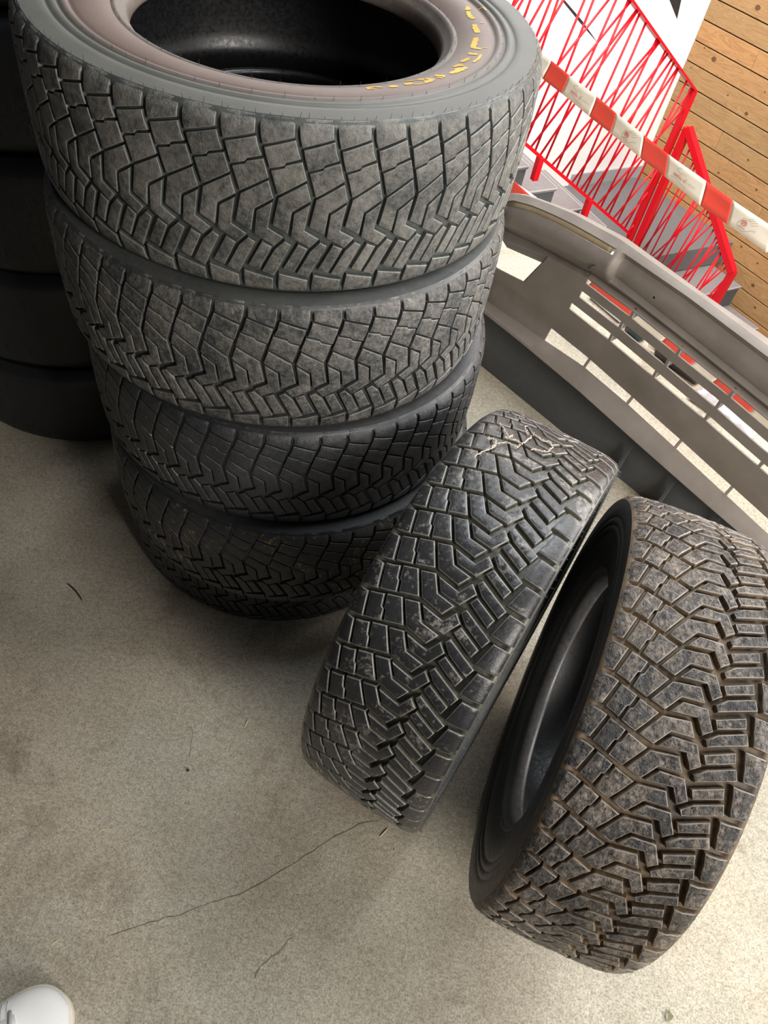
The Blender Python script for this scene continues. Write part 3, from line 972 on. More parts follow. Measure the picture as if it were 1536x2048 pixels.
def block_mesh(name, key, depth, bev, wear, seed, sv, ss, mats, gap=0.0):
    poly = [(v * ARC, s) for v, s in BLK[key]]
    ar = sum(poly[i - 1][0] * poly[i][1] - poly[i][0] * poly[i - 1][1] for i in range(len(poly)))
    if ar < 0: poly = poly[::-1]
    rg = random.Random(seed)
    poly = [(x + rg.uniform(-.25, .25), y + (rg.uniform(-.25, .25) if abs(y) < 95 else 0)) for x, y in poly]
    if gap:
        poly = [(x, y0 if abs(y0) > 95 else y) for (x, y), (_, y0) in zip(offset_poly(poly, gap), poly)]
    base = offset_poly(poly, -0.9)
    e0 = poly
    e1 = offset_poly(poly, bev * 0.35)
    e2 = offset_poly(poly, bev)
    bm = bmesh.new()
    rings = [[bm.verts.new((x, y, h)) for x, y in P] for P, h in ((base, -depth - 1.5), (e0, -bev), (e1, -bev * 0.3), (e2, 0.0))]
    n = len(poly)
    for a, b in zip(rings[:-1], rings[1:]):
        for k in range(n):
            f = bm.faces.new((a[k], a[(k + 1) % n], b[(k + 1) % n], b[k]))
            f.material_index = 1 if a is not rings[0] else 2  # bevel faces take the paler edge rubber, a painted highlight
    top = bm.faces.new(rings[3]); top.material_index = 0
    lo = min(y for x, y in poly); hi = max(y for x, y in poly)
    xl = min(x for x, y in poly); xh = max(x for x, y in poly)
    step_ = 6.5
    y = math.ceil((lo + 2) / step_) * step_
    while y < hi - 2:
        bmesh.ops.bisect_plane(bm, geom=bm.verts[:] + bm.edges[:] + bm.faces[:], plane_co=(0, y, 0), plane_no=(0, 1, 0))
        y += step_
    x = math.ceil((xl + 2) / 8.0) * 8.0
    while x < xh - 2:
        bmesh.ops.bisect_plane(bm, geom=bm.verts[:] + bm.edges[:] + bm.faces[:], plane_co=(x, 0, 0), plane_no=(1, 0, 0))
        x += 8.0
    bmesh.ops.triangulate(bm, faces=[f for f in bm.faces if len(f.verts) > 4])
    off = Vector((seed * 13.7, seed * 5.1, seed * 3.3))
    for v in bm.verts:
        x, s, h = v.co
        if h > -bev - 0.01:
            h += wear * (noise.noise(Vector((x * 0.11, s * 0.11, 0)) + off) - 0.15) * 1.2
            h += wear * 0.8 * (noise.noise(Vector((x * 0.33, s * 0.33, 3)) + off))
            if wear > 0.5 and h > -bev * 0.5:
                c = noise.noise(Vector((x * 0.2, s * 0.2, 9)) + off)
                if c > 0.18: h -= wear * 1.1 * min(1, (c - 0.18) * 6)
        # circumferential distance to angle, profile to radius
        nv_ = nrm_t(s)
        hh = h
        if abs(s) > 84:      # groove runs out over the shoulder
            hh = h if h > -bev - 0.1 else h * (1 - 0.75 * sstep(abs(s), 84, 98))
        rad = (r_t(s) + hh * nv_.x) / 1000
        zz_ = (s + hh * nv_.y) / 1000
        th = sv * x / ARC * PITCH
        v.co = (rad * math.cos(th), rad * math.sin(th), ss * zz_)
    bmesh.ops.recalc_face_normals(bm, faces=bm.faces)
    # open-bottomed block: make outward
    c = sum((v.co for v in bm.verts), Vector()) / len(bm.verts)
    acc = sum(f.normal.dot((f.calc_center_median()).xy.to_3d()) * f.calc_area() for f in bm.faces if f.material_index == 0)
    if acc < 0:
        bmesh.ops.reverse_faces(bm, faces=bm.faces)
    me = bpy.data.meshes.new(name)
    bm.to_mesh(me); bm.free()
    for mt in mats: me.materials.append(mt)
    me.polygons.foreach_set('use_smooth', [True] * len(me.polygons))
    try:
        me.set_sharp_from_angle(angle=R(50))
    except Exception:
        pass
    return me


def revolve(name, prof, mat, parent, off, seg=208, flip=False):
    """prof: list of (r, z) in mm"""
    n = len(prof)
    ang = np.arange(seg) * 2 * np.pi / seg
    V = []
    for r, z in prof:
        V.append(np.c_[r * np.cos(ang), r * np.sin(ang), np.full(seg, z)] / 1000)
    V = np.vstack(V)
    F = []
    for i in range(n - 1):
        for k in range(seg):
            q = (i * seg + k, i * seg + (k + 1) % seg, (i + 1) * seg + (k + 1) % seg, (i + 1) * seg + k)
            F.append(q[::-1] if flip else q)
    me = bpy.data.meshes.new(name)
    me.from_pydata(V.tolist(), [], F)
    o = link(name, me, mat, parent, True)
    o.location = off
    return o


def side_profile(sgn):
    P = [(305.5, 98), (298, 98.2), (288, 98.2), (282, 98.0), (279, 96.8), (277.5, 95.6), (276, 96.6), (273, 98.0), (269, 98.0), (267, 96.4), (265.5, 94.6), (264, 96.0), (261, 97.6), (257, 97.4), (255, 95.4), (253, 93.6), (251, 94.6),
         (247, 95.4), (236, 94.8), (228, 93.6), (220, 91.4), (213, 88.6), (208, 86.0)]
    return [(r, z * sgn) for r, z in P]


def bead_profile(sgn):
    P = [(208, 86.0), (205, 86.6), (202.5, 86.0), (200, 83.5), (197.5, 80.0), (194, 77.5), (191, 74.0), (189.6, 68), (189.2, 62), (190, 58), (193, 55.5), (197, 56)]
    return [(r, z * sgn) for r, z in P]


LINER = [(197, 56), (204, 64), (214, 72), (230, 80), (252, 84), (275, 83), (290, 77), (299, 66), (304, 45), (306, 20), (306, -20), (304, -45), (299, -66), (290, -77), (275, -83), (252, -84), (230, -80), (214, -72), (204, -64), (197, -56)]

CAM = Vector((0, 0, 1.3092))


def tyre(label, A, centre, sv, ss, tip_deg, depth, bev, wear, mats, side_mat, bead_mat, cond, blocks=None, group='gravel rally tyres', hair=False, base_z=None):
    """A: 3x3 columns local x, y, axle; pattern mapped by sv (turn direction) and ss (side)"""
    A3 = Matrix(A).to_3x3()
    lowest = Vector((centre[0], centre[1], 0))
    if base_z is not None: lowest.z = base_z
    root = bpy.data.objects.new('tyre', None); COL.objects.link(root)
    root.empty_display_size = 0.1
    mw = A3.to_4x4(); mw.translation = lowest
    root.matrix_world = mw
    root['label'] = label; root['category'] = 'tyre'; root['group'] = group
    off = A3.transposed() @ (Vector(centre) - lowest)
    bmat, emat, gmat = mats
    # groove floor
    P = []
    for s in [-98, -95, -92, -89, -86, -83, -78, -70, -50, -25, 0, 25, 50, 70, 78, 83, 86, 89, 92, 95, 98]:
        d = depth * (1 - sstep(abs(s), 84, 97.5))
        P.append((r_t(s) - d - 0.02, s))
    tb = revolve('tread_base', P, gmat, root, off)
    for sgn in (1, -1):
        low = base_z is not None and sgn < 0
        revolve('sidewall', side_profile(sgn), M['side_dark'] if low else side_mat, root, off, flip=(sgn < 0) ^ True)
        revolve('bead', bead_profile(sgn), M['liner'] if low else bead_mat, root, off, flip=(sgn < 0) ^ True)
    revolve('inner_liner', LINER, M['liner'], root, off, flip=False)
    # blocks
    if blocks is None:
        blocks = {}
        for kI, key in enumerate(BLK):
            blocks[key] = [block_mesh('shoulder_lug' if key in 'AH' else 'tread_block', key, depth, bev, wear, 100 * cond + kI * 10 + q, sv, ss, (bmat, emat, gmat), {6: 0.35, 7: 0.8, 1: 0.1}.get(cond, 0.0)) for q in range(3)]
    to_cam = A3.transposed() @ (CAM - Vector(centre))
    ca = math.atan2(to_cam.y, to_cam.x)
    dist = math.hypot(to_cam.x, to_cam.y)
    lim = math.acos(min(1, 0.32 / dist)) + R(7)
    g0 = R(tip_deg) + sv * 0.5 * PITCH
    rg = random.Random(cond)
    hidden_v, hidden_f = [], []
    order = []
    for k in range(NP):
        th = g0 + k * PITCH
        dth = (th - ca + math.pi) % (2 * math.pi) - math.pi
        order.append((abs(dth), k, th))
    order.sort()
    nvis = min(sum(1 for q in order if q[0] < lim), 36)
    hid = bmesh.new()
    for idx, (ad, k, th) in enumerate(order):
        for key in BLK:
            me = blocks[key][rg.randrange(3)]
            if idx < nvis:
                o = bpy.data.objects.new('shoulder_lug' if key in 'AH' else 'tread_block', me)
                COL.objects.link(o); o.parent = root
                o.location = off; o.rotation_euler = (0, 0, th)
            else:
                n0 = len(hid.verts)
                hid.from_mesh(me)
                hid.verts.ensure_lookup_table()
                rm = Matrix.Rotation(th, 4, 'Z')
                for v in hid.verts[n0:]: v.co = rm @ v.co
    me = bpy.data.meshes.new('far_tread')
    hid.to_mesh(me); hid.free()
    for mt in (bmat, emat, gmat): me.materials.append(mt)
    me.polygons.foreach_set('use_smooth', [True] * len(me.polygons))
    try: me.set_sharp_from_angle(angle=R(50))
    except Exception: pass
    o = bpy.data.objects.new('far_tread', me); COL.objects.link(o); o.parent = root; o.location = off
    o['kind'] = 'stuff'
    if hair:
        hb = bmesh.new()
        hr = random.Random(cond + 50)
        for sg in (1,):
            for rr_, zz_, num in ((0.3050, 0.098, 150), (0.262, 0.0966, 60), (0.2055, 0.0866, 46)):
                for q in range(num):
                    a = 2 * math.pi * (q + hr.uniform(-.3, .3)) / num
                    c = Vector((rr_ * math.cos(a), rr_ * math.sin(a), sg * zz_))
                    L = hr.uniform(0.002, 0.006)
                    e = c + Vector((math.cos(a) * hr.uniform(-.2, .6), math.sin(a) * hr.uniform(-.2, .6), sg)) * L
                    add_tube(hb, [c, e], [0.00035, 0.00018], 4, False)
        h = from_bm('mould_hair', hb, M['hair'], root); h.location = off; h['kind'] = 'stuff'
    return root, blocks, off


I3 = ((1, 0, 0), (0, 1, 0), (0, 0, 1))
HW = 0.0983
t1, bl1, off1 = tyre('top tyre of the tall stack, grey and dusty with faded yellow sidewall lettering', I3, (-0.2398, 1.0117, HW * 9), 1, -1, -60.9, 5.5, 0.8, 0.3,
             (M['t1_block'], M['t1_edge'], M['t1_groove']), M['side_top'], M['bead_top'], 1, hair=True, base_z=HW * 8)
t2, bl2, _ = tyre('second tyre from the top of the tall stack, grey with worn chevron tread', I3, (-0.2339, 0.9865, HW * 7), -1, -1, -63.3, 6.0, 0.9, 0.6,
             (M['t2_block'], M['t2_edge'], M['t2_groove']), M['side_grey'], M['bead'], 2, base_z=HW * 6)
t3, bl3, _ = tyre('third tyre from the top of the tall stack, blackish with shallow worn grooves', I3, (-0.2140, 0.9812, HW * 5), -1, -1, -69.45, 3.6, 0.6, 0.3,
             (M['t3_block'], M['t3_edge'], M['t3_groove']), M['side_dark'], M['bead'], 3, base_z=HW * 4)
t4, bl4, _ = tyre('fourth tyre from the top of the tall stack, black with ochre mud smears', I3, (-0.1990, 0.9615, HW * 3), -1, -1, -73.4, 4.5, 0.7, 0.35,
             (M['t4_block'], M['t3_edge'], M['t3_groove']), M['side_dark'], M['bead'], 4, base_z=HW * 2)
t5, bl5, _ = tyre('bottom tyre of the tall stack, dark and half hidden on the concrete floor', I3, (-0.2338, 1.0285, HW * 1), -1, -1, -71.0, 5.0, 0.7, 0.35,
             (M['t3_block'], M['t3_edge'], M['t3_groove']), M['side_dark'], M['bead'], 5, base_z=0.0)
AM = ((0.3837, -0.0277, 0.9230), (0.9234, 0.0115, -0.3836), (0.0, 0.9995, 0.0300))
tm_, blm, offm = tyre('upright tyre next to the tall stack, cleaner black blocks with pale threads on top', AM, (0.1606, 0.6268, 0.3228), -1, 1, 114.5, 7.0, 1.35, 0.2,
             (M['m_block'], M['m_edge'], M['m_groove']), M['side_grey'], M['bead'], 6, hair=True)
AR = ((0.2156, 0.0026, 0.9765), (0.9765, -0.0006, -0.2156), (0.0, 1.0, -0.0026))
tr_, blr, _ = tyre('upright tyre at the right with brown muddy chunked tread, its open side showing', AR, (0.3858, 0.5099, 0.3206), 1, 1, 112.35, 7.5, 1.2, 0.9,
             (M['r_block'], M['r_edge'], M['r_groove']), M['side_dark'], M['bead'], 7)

# worn yellow lettering on the top tyre (strokes as they remain, radius m / angle deg / width)
STROKES = [([(0.2371, 28.19), (0.2411, 29.0), (0.2338, 26.7)], 24), ([(0.2334, 25.73), (0.2322, 21.41), (0.235, 19.66)], 22), ([(0.252, 27.97), (0.2586, 27.37), (0.2577, 25.01)], 8), ([(0.2318, 15.24), (0.2312, 11.89), (0.2329, 8.46)], 26), ([(0.2399, 16.7), (0.2452, 16.58)], 8), ([(0.23, 4.61), (0.2287, -1.41), (0.2296, -4.27)], 26), ([(0.2296, -4.27), (0.239, -4.2)], 20), ([(0.2392, -3.4), (0.246, -2.65)], 8), ([(0.2268, -8.87), (0.233, -9.21), (0.2382, -8.91)], 24), ([(0.2424, -8.43), (0.2426, -11.84), (0.2408, -15.27)], 12), ([(0.2283, -16.7), (0.2329, -12.86)], 22), ([(0.2278, -21.74), (0.2313, -19.3), (0.2364, -19.6)], 20), ([(0.2361, -27.2), (0.2387, -23.54), (0.2408, -19.88)], 24), ([(0.2327, -23.62), (0.2384, -21.32)], 16), ([(0.2271, -31.68), (0.2379, -30.06)], 22), ([(0.2335, -32.59), (0.2397, -31.67)], 14), ([(0.2118, -42.01), (0.2203, -40.99), (0.2247, -38.64)], 12), ([(0.223, -37.76), (0.2287, -36.4)], 24), ([(0.2283, -35.81), (0.2358, -34.5), (0.2349, -38.17)], 18), ([(0.2302, -44.09), (0.232, -41.38)], 22), ([(0.2359, -42.18), (0.2382, -38.94), (0.2386, -35.48)], 8), ([(0.2284, -55.74), (0.2256, -53.31), (0.2293, -50.94)], 18), ([(0.2319, -55.95), (0.2331, -53.73)], 12), ([(0.2308, -49.17), (0.2328, -46.7)], 26)]
sp_r = [q[0] / 1000 for q in side_profile(1)][::-1]; sp_z = [q[1] / 1000 for q in side_profile(1)][::-1]
yb = bmesh.new()
yr = random.Random(5)
for pts, w in STROKES:
    P2 = [(r * math.cos(R(a)), r * math.sin(R(a))) for r, a in pts]
    dense = []
    for a, b in zip(P2, P2[1:]):
        L = math.hypot(b[0] - a[0], b[1] - a[1]); n = max(2, int(L / 0.002))
        dense += [(a[0] + (b[0] - a[0]) * k / n, a[1] + (b[1] - a[1]) * k / n) for k in range(n)]
    dense.append(P2[-1])
    hw = w * 0.2344 / 1650 / 2 * 1.9
    L_, R_ = [], []
    for k, p in enumerate(dense):
        q0 = dense[max(0, k - 1)]; q1 = dense[min(len(dense) - 1, k + 1)]
        d = Vector((q1[0] - q0[0], q1[1] - q0[1])).normalized()
        nn = Vector((-d.y, d.x))
        taper = 0.7 if k in (0, len(dense) - 1) else 1.0
        for lst, sg in ((L_, 1), (R_, -1)):
            h = hw * taper * yr.uniform(0.7, 1.25)
            x, y = p[0] + nn.x * h * sg, p[1] + nn.y * h * sg
            z = float(np.interp(math.hypot(x, y), sp_r, sp_z)) + 0.0004
            lst.append(yb.verts.new((x, y, z)))
    for k in range(len(dense) - 1):
        yb.faces.new((L_[k], L_[k + 1], R_[k + 1], R_[k]))
bmesh.ops.recalc_face_normals(yb, faces=yb.faces)
for f in yb.faces:
    if f.normal.z < 0: f.normal_flip()
yo = from_bm('sidewall_lettering', yb, M['yellow'], t1, recalc=False)
yo.location = off1
yo['label'] = 'worn yellow paint left on the raised letters'

# tangled pale threads lying on the upright tyre
TH = [[(72.51, -0.0663), (75.07, -0.0532), (77.17, -0.0426), (76.79, -0.0319), (77.21, -0.0224), (74.73, -0.0205), (71.96, -0.0188), (71.16, -0.0277), (67.75, -0.037), (66.14, -0.0353)],
      [(89.46, -0.0617), (87.2, -0.0568), (83.55, -0.0498), (81.57, -0.0492), (79.46, -0.0401), (79.47, -0.0315), (79.48, -0.0258), (77.21, -0.0224)],
      [(69.3, -0.0238), (71.0, -0.006), (69.72, 0.0048), (71.95, 0.0108), (75.03, 0.0116), (76.45, -0.0012), (78.0, -0.012)],
      [(81.39, -0.0626), (80.69, -0.0586), (80.87, -0.0524), (82.57, -0.0495), (85.11, -0.0513)], [(75.1, -0.0414), (77.57, -0.0417), (77.94, -0.0495)]]
AM3 = Matrix(AM).to_3x3(); CM = Vector((0.1606, 0.6268, 0.3228))
tb_ = bmesh.new()
tg = random.Random(8)
for rep in range(3):
    for st in TH:
        if rep and tg.random() < 0.3: continue
        pts = []
        for (a0_, z0_), (a1_, z1_) in zip(st, st[1:]):
            for k in range(5):
                u = k / 5
                a = a0_ + (a1_ - a0_) * u + tg.uniform(-.25, .25) * (1 + rep); z = z0_ + (z1_ - z0_) * u + tg.uniform(-.0012, .0012) * (1 + rep)
                rad_ = 0.3212 + tg.uniform(0.0, 0.0022)
                pts.append(CM + AM3 @ Vector((rad_ * math.cos(R(a)), rad_ * math.sin(R(a)), z)))
        add_tube(tb_, pts, 0.00055 if rep == 0 else 0.0003, 5)
th_o = from_bm('thread_tangle', tb_, M['thread'], None, True)
tag(th_o, 'tangle of pale beige threads lying over the top of the cleaner upright tyre', 'thread')

# ------------------------------------------------------------------ slick tyres (left stack)
SLC = Vector((-0.79, 1.372, 0))


def slick(label, zc, h, dx, dy, cond):
    root = empty('tyre', (SLC.x + dx, SLC.y + dy, zc - h / 2), label, 'tyre', 'smooth black tyres of the left stack')
    k = h / 2 * 1000
    P = []
    for s in np.linspace(-1, 1, 17):
        a = abs(s)
        r = 322 - 2.5 * a * a - (15 * max(0, (a - 0.80) / 0.20) ** 2.0)
        P.append((r, s * (k - 3)))
    off = Vector((0, 0, h / 2))
    tr = revolve('tread', P, M['slick'], root, off, 160)
    for sgn in (1, -1):
        S_ = [(304.5, k - 3), (300, k - 1.4), (292, k - 0.4), (280, k - 0.1), (262, k - 0.3), (255, k - 1.5), (240, k - 3), (225, k - 6), (212, k - 10)]
        revolve('sidewall', [(r, z * sgn) for r, z in S_], M['slick'], root, off, 160, flip=sgn > 0)
        B_ = [(212, k - 10), (205, k - 11), (198, k - 16), (192, k - 22), (190, k - 34), (196, k - 42)]
        revolve('bead', [(r, z * sgn) for r, z in B_], M['slick'], root, off, 160, flip=sgn > 0)
    kk = k - 42
    revolve('inner_liner', [(196, kk), (230, kk + 16), (280, kk + 14), (303, kk - 10), (306, 0), (303, -kk + 10), (280, -kk - 14), (230, -kk - 16), (196, -kk)], M['liner'], root, off, 120)
    # shallow wear gauge slots around the tread
    sr = random.Random(cond)
    sb = bmesh.new()
    for row, z in ((0, 0.045), (1, -0.02), (2, -0.06)):
        for q in range(40):
            a = 2 * math.pi * (q + 0.37 * row) / 40 + sr.uniform(-.01, .01)
            r0 = 0.3222
            c = Vector((r0 * math.cos(a), r0 * math.sin(a), z * h / 0.22))
            d = Vector((-math.sin(a), math.cos(a), 0)) * 0.0011
            L = Vector((0, 0, 0.011))
            sb.faces.new([sb.verts.new(v) for v in (c - d - L, c + d - L, c + d + L, c - d + L)])
    so = from_bm('gauge_slot', sb, M['black_plastic'], root, recalc=False); so.location = off; so['kind'] = 'stuff'
    return root


sl_names = ['bottom smooth black tyre of the left stack, standing on the floor', 'second smooth black tyre from the floor in the left stack', 'third smooth black tyre from the floor in the left stack', 'fourth smooth black tyre from the floor, near the top left corner', 'fifth smooth black tyre from the floor, top of the left stack, cut by the frame']
zc = 0.0
for i, (h, dx, dy) in enumerate([(0.215, 0, 0), (0.227, -0.004, 0.004), (0.222, 0.004, 0.002), (0.208, -0.002, 0.003), (0.215, 0.003, 0.0)]):
    slick(sl_names[i], zc + h / 2, h, dx, dy, 30 + i)
    zc += h

# ------------------------------------------------------------------ sneaker
def sneaker():
    tip = Vector((-0.287, 0.052, 0)); d = Vector((0.74, 0.67, 0)).normalized(); sd = Vector((d.y, -d.x, 0))
    L = 0.285
    root = empty('sneaker', (tip - d * 0.14).to_tuple(), 'white leather sneaker toe at the bottom left corner of the floor', 'shoe')
    us = [0, .03, .10, .22, .38, .55, .70, .82, .90, .95, .98, 1.0]
    wl = [.012, .026, .034, .037, .038, .043, .050, .051, .046, .036, .024, .004]

    def P(u, x, z): return tip - d * (L * (1 - u)) + sd * x + Vector((0, 0, z))
    # sole
    bm = bmesh.new(); rings = []
    for u, w in zip(us, wl):
        w2 = w + 0.004
        uu = u + (0.012 if u == 1.0 else 0)
        ring = [bm.verts.new(P(uu, x * w2, z)) for x, z in ((-1, 0.0), (-1.02, 0.012), (-0.98, 0.026), (0.98, 0.026), (1.02, 0.012), (1, 0.0))]
        rings.append(ring)
    for a, b in zip(rings, rings[1:]):
        for k in range(6): bm.faces.new((a[k], a[(k + 1) % 6], b[(k + 1) % 6], b[k]))
    bm.faces.new(rings[0][::-1]); bm.faces.new(rings[-1])
    o = from_bm('sole', bm, M['shoe_sole'], root, True)
    ss_ = o.modifiers.new('s', 'SUBSURF'); ss_.levels = 2; ss_.render_levels = 2
    # upper
    hs = [.085, .090, .092, .090, .092, .083, .064, .052, .046, .041, .036, .030]
    bm = bmesh.new(); rings = []
    for u, w, h in zip(us, wl, hs):
        ring = []
        for k in range(13):
            a = math.pi * k / 12
            x = -math.cos(a) * w * (1 if 0.15 < math.sin(a) else 1.0)
            z = 0.024 + (h - 0.024) * (math.sin(a) ** 0.75)
            ring.append(bm.verts.new(P(u, x, z)))
        rings.append(ring)
    for i, (a, b) in enumerate(zip(rings, rings[1:])):
        for k in range(12):
            if i < 4 and 3 < k < 8: continue          # ankle opening
            bm.faces.new((a[k], a[k + 1], b[k + 1], b[k]))
    bm.faces.new(rings[-1])
    up_ = from_bm('upper', bm, M['shoe'], root, True)
    s_ = up_.modifiers.new('s', 'SUBSURF'); s_.levels = 1; s_.render_levels = 2
    # toe seam + eyestay edge
    bm = bmesh.new()
    for u0 in (0.80, 0.775):
        pts = []
        for k in range(1, 12):
            a = math.pi * k / 12
            w = float(np.interp(u0 - 0.03 * math.sin(a), us, wl)); h = float(np.interp(u0 - 0.03 * math.sin(a), us, hs))
            pts.append(P(u0 - 0.05 * math.sin(a), -math.cos(a) * (w + 0.0006), 0.0245 + (h - 0.024) * math.sin(a) ** 0.75))
        add_tube(bm, pts, 0.0009, 5)
    from_bm('toe_seam', bm, M['lace'], root, True)
    # tongue
    bm = bmesh.new(); A_ = []
    for k in range(7):
        u = 0.79 - 0.45 * k / 6
        h = float(np.interp(u, us, hs)) + 0.004 + 0.02 * (k / 6) ** 2
        A_.append([bm.verts.new(P(u, x, h - 0.25 * abs(x))) for x in (-0.024, -0.010, 0.010, 0.024)])
    for a, b in zip(A_, A_[1:]):
        for k in range(3): bm.faces.new((a[k], a[k + 1], b[k + 1], b[k]))
    t_ = from_bm('tongue', bm, M['shoe'], root, True)
    t_.modifiers.new('s', 'SOLIDIFY').thickness = 0.004
    for k in range(5):
        u = 0.775 - 0.07 * k
        h = float(np.interp(u, us, hs)) + 0.007
        bm = bmesh.new()
        add_tube(bm, [P(u, -0.030, h - 0.012), P(u - 0.004, -0.014, h - 0.001), P(u - 0.01, 0.0, h + 0.002), P(u - 0.018, 0.014, h - 0.001), P(u - 0.024, 0.030, h - 0.012)], 0.0028, 7)
        from_bm('lace', bm, M['lace'], root, True)
    root_fix(root)


sneaker()

# ------------------------------------------------------------------ things seen through the grille slots
b0 = Vector((0.690, 1.862, 0.028)); b1 = Vector((0.815, 1.762, 0.028))
bd = (b1 - b0).normalized()
bt = empty('bottle', b0.xy.to_3d().to_tuple(), 'small dark bottle with white cap lying on floor behind bumper', 'bottle')
bm = bmesh.new(); add_tube(bm, [b0, b0 + bd * 0.006, b0 + bd * 0.05, b0 + bd * 0.10, b0 + bd * 0.152, b0 + bd * 0.156], [0.020, 0.026, 0.028, 0.028, 0.028, 0.022], 16)
from_bm('bottle_body', bm, M['black_plastic'], bt, True)
bm = bmesh.new(); add_tube(bm, [b0 - bd * 0.030, b0 - bd * 0.028, b0 - bd * 0.004, b0 - bd * 0.002], [0.012, 0.015, 0.015, 0.012], 14)
from_bm('bottle_cap', bm, M['white_plastic'], bt, True)
root_fix(bt)
c0 = Vector((0.605, 1.955, 0.022)); c1 = Vector((0.655, 1.908, 0.022))
bm = bmesh.new(); add_tube(bm, [c0, c0 + (c1 - c0) * 0.08, c0 + (c1 - c0) * 0.9, c1], [0.012, 0.022, 0.022, 0.014], 14)
tag(from_bm('plastic_tub', bm, M['teal'], None, True), 'dark teal plastic tub on the floor beside the small bottle, behind bumper', 'tub')
bm = bmesh.new(); p0 = Vector((0.50, 2.085, 0.012)); p1 = Vector((0.592, 1.985, 0.012))
add_tube(bm, [p0, p1], 0.012, 12)
tag(from_bm('plastic_pipe', bm, M['bag'], None, True), 'pale plastic pipe lying on the floor behind the bumper grille', 'pipe')
bm = bmesh.new()
bc = Vector((0.885, 1.67, 0.0)); be = Vector((0.765, -0.644, 0)); bq = Vector((0.644, 0.765, 0))
G_ = []
for i in range(22):
    row = []
    for j in range(12):
        x = (i / 21 - 0.5) * 0.20; y = (j / 11 - 0.5) * 0.12
        e = 1 - max(abs(x) / 0.10, abs(y) / 0.06) ** 4
        z = 0.004 + max(0, e) * (0.030 + 0.022 * noise.noise(Vector((x * 40, y * 40, 2))) + 0.012 * abs(noise.noise(Vector((x * 110, y * 60, 5)))))
        p = bc + be * (x + 0.006 * noise.noise(Vector((y * 50, x * 30, 1)))) + bq * y
        row.append(bm.verts.new((p.x, p.y, max(z, 0.002))))
    G_.append(row)
for i in range(21):
    for j in range(11): bm.faces.new((G_[i][j], G_[i + 1][j], G_[i + 1][j + 1], G_[i][j + 1]))
ob = from_bm('plastic_bag', bm, M['bag'])
ob.modifiers.new('s', 'SOLIDIFY').thickness = 0.0012
tag(ob, 'crumpled white plastic bag lying on floor behind bumper', 'bag')

# ------------------------------------------------------------------ litter on the floor
def straw(x, y, ang, L, w, label, mat='straw', bendy=0.0):
    bm = bmesh.new()
    d = Vector((math.cos(ang), math.sin(ang), 0)); n = Vector((-d.y, d.x, 0))
    pts = [Vector((x, y, w)) + d * (L * (u - 0.5)) + n * (bendy * L * (0.25 - (u - 0.5) ** 2)) for u in (0, .25, .5, .75, 1)]
    add_tube(bm, pts, [w * 0.6, w, w, w, w * 0.5], 5)
    return tag(from_bm('straw' if mat == 'straw' else 'debris', bm, M[mat]), label, 'litter')


straw(-0.1642, 0.5092, R(80), 0.017, 0.0011, 'short straw piece on open floor left of the cleaner upright tyre')
straw(0.1134, 0.3737, R(55), 0.020, 0.0011, 'straw sliver on floor just below the foot of the cleaner upright tyre')
straw(-0.345, 0.1233, R(50), 0.013, 0.0008, 'thin straw bit on the floor above the sneaker')
straw(-0.3393, 0.2849, R(40), 0.012, 0.0008, 'thin curved straw bit on bare floor, left edge side', bendy=0.6)
straw(-0.5637, 0.6957, R(-35), 0.050, 0.0017, 'black rubber shred lying on floor in front of the left stack', 'dark_bit', 0.2)
straw(-0.2382, 0.4065, R(10), 0.005, 0.0022, 'tiny dark pebble alone on open floor', 'dark_bit')
straw(0.1330, 0.352, R(-60), 0.008, 0.0007, 'tiny curled straw beside the straw sliver', bendy=1.2)
bm = bmesh.new()
lp = [(-.006, -.003), (-.002, -.006), (.004, -.004), (.007, .001), (.004, .004), (.001, .010), (-.001, .004), (-.005, .002)]
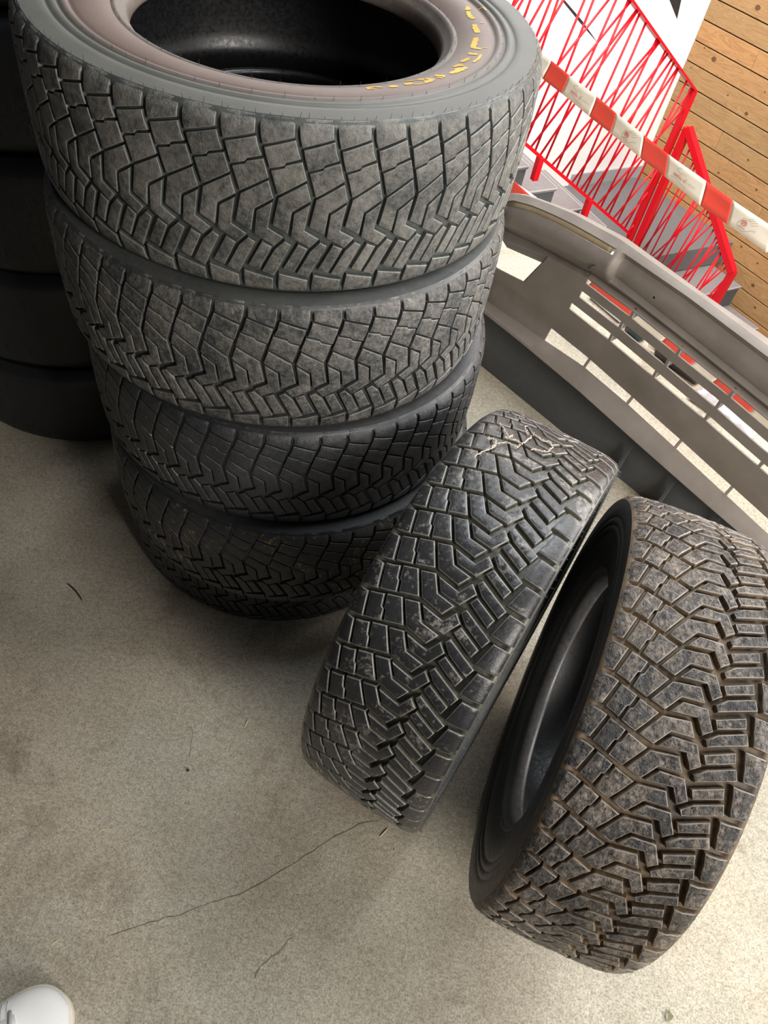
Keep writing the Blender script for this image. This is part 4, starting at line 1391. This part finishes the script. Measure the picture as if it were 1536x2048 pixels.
vs = [bm.verts.new((0.5922 + x, 0.1948 + y, 0.002 + 0.003 * abs(x) / 0.007)) for x, y in lp]
bm.faces.new(vs)
lo_ = from_bm('dry_leaf', bm, M['leaf']); lo_.modifiers.new('s', 'SOLIDIFY').thickness = 0.0006
tag(lo_, 'small curled dry leaf on floor at the bottom right edge', 'leaf')

# hairline cracks in the concrete: thin recessed-looking slivers lying in the floor surface
CR = [([(-0.2741, 0.1451), (-0.2387, 0.1631), (-0.1996, 0.1842), (-0.1753, 0.1937), (-0.139, 0.2162), (-0.0971, 0.2372), (-0.0537, 0.2722), (-0.0093, 0.3116), (0.0328, 0.3518), (0.0707, 0.3791), (0.1073, 0.3949)], 0.0011), ([(-0.0447, 0.1305), (-0.0398, 0.1463), (-0.0253, 0.1641), (-0.0156, 0.1719), (-0.0096, 0.1852), (-0.0008, 0.1944)], 0.0012), ([(-0.2424, 0.4243), (-0.2488, 0.4594), (-0.2584, 0.4855)], 0.0006)]


def crack(path, w):
    bm = bmesh.new(); cr = random.Random(len(path))
    L_, R_ = [], []
    pts = []
    for a, b in zip(path, path[1:]):
        for k in range(4):
            u = k / 4
            pts.append((a[0] + (b[0] - a[0]) * u + cr.uniform(-.0014, .0014), a[1] + (b[1] - a[1]) * u + cr.uniform(-.0014, .0014)))
    pts.append(path[-1])
    for k, p in enumerate(pts):
        q0 = pts[max(0, k - 1)]; q1 = pts[min(len(pts) - 1, k + 1)]
        d = Vector((q1[0] - q0[0], q1[1] - q0[1])).normalized()
        h = w * cr.uniform(0.25, 0.9) * (0.2 if k in (0, len(pts) - 1) else 1)
        L_.append(bm.verts.new((p[0] - d.y * h, p[1] + d.x * h, 0.0003))); R_.append(bm.verts.new((p[0] + d.y * h, p[1] - d.x * h, 0.0003)))
    for k in range(len(pts) - 1): bm.faces.new((L_[k], R_[k], R_[k + 1], L_[k + 1]))
    from_bm('floor_crack', bm, M['crack_line'], floor, recalc=False)


for pth, w_ in CR: crack(pth, w_)
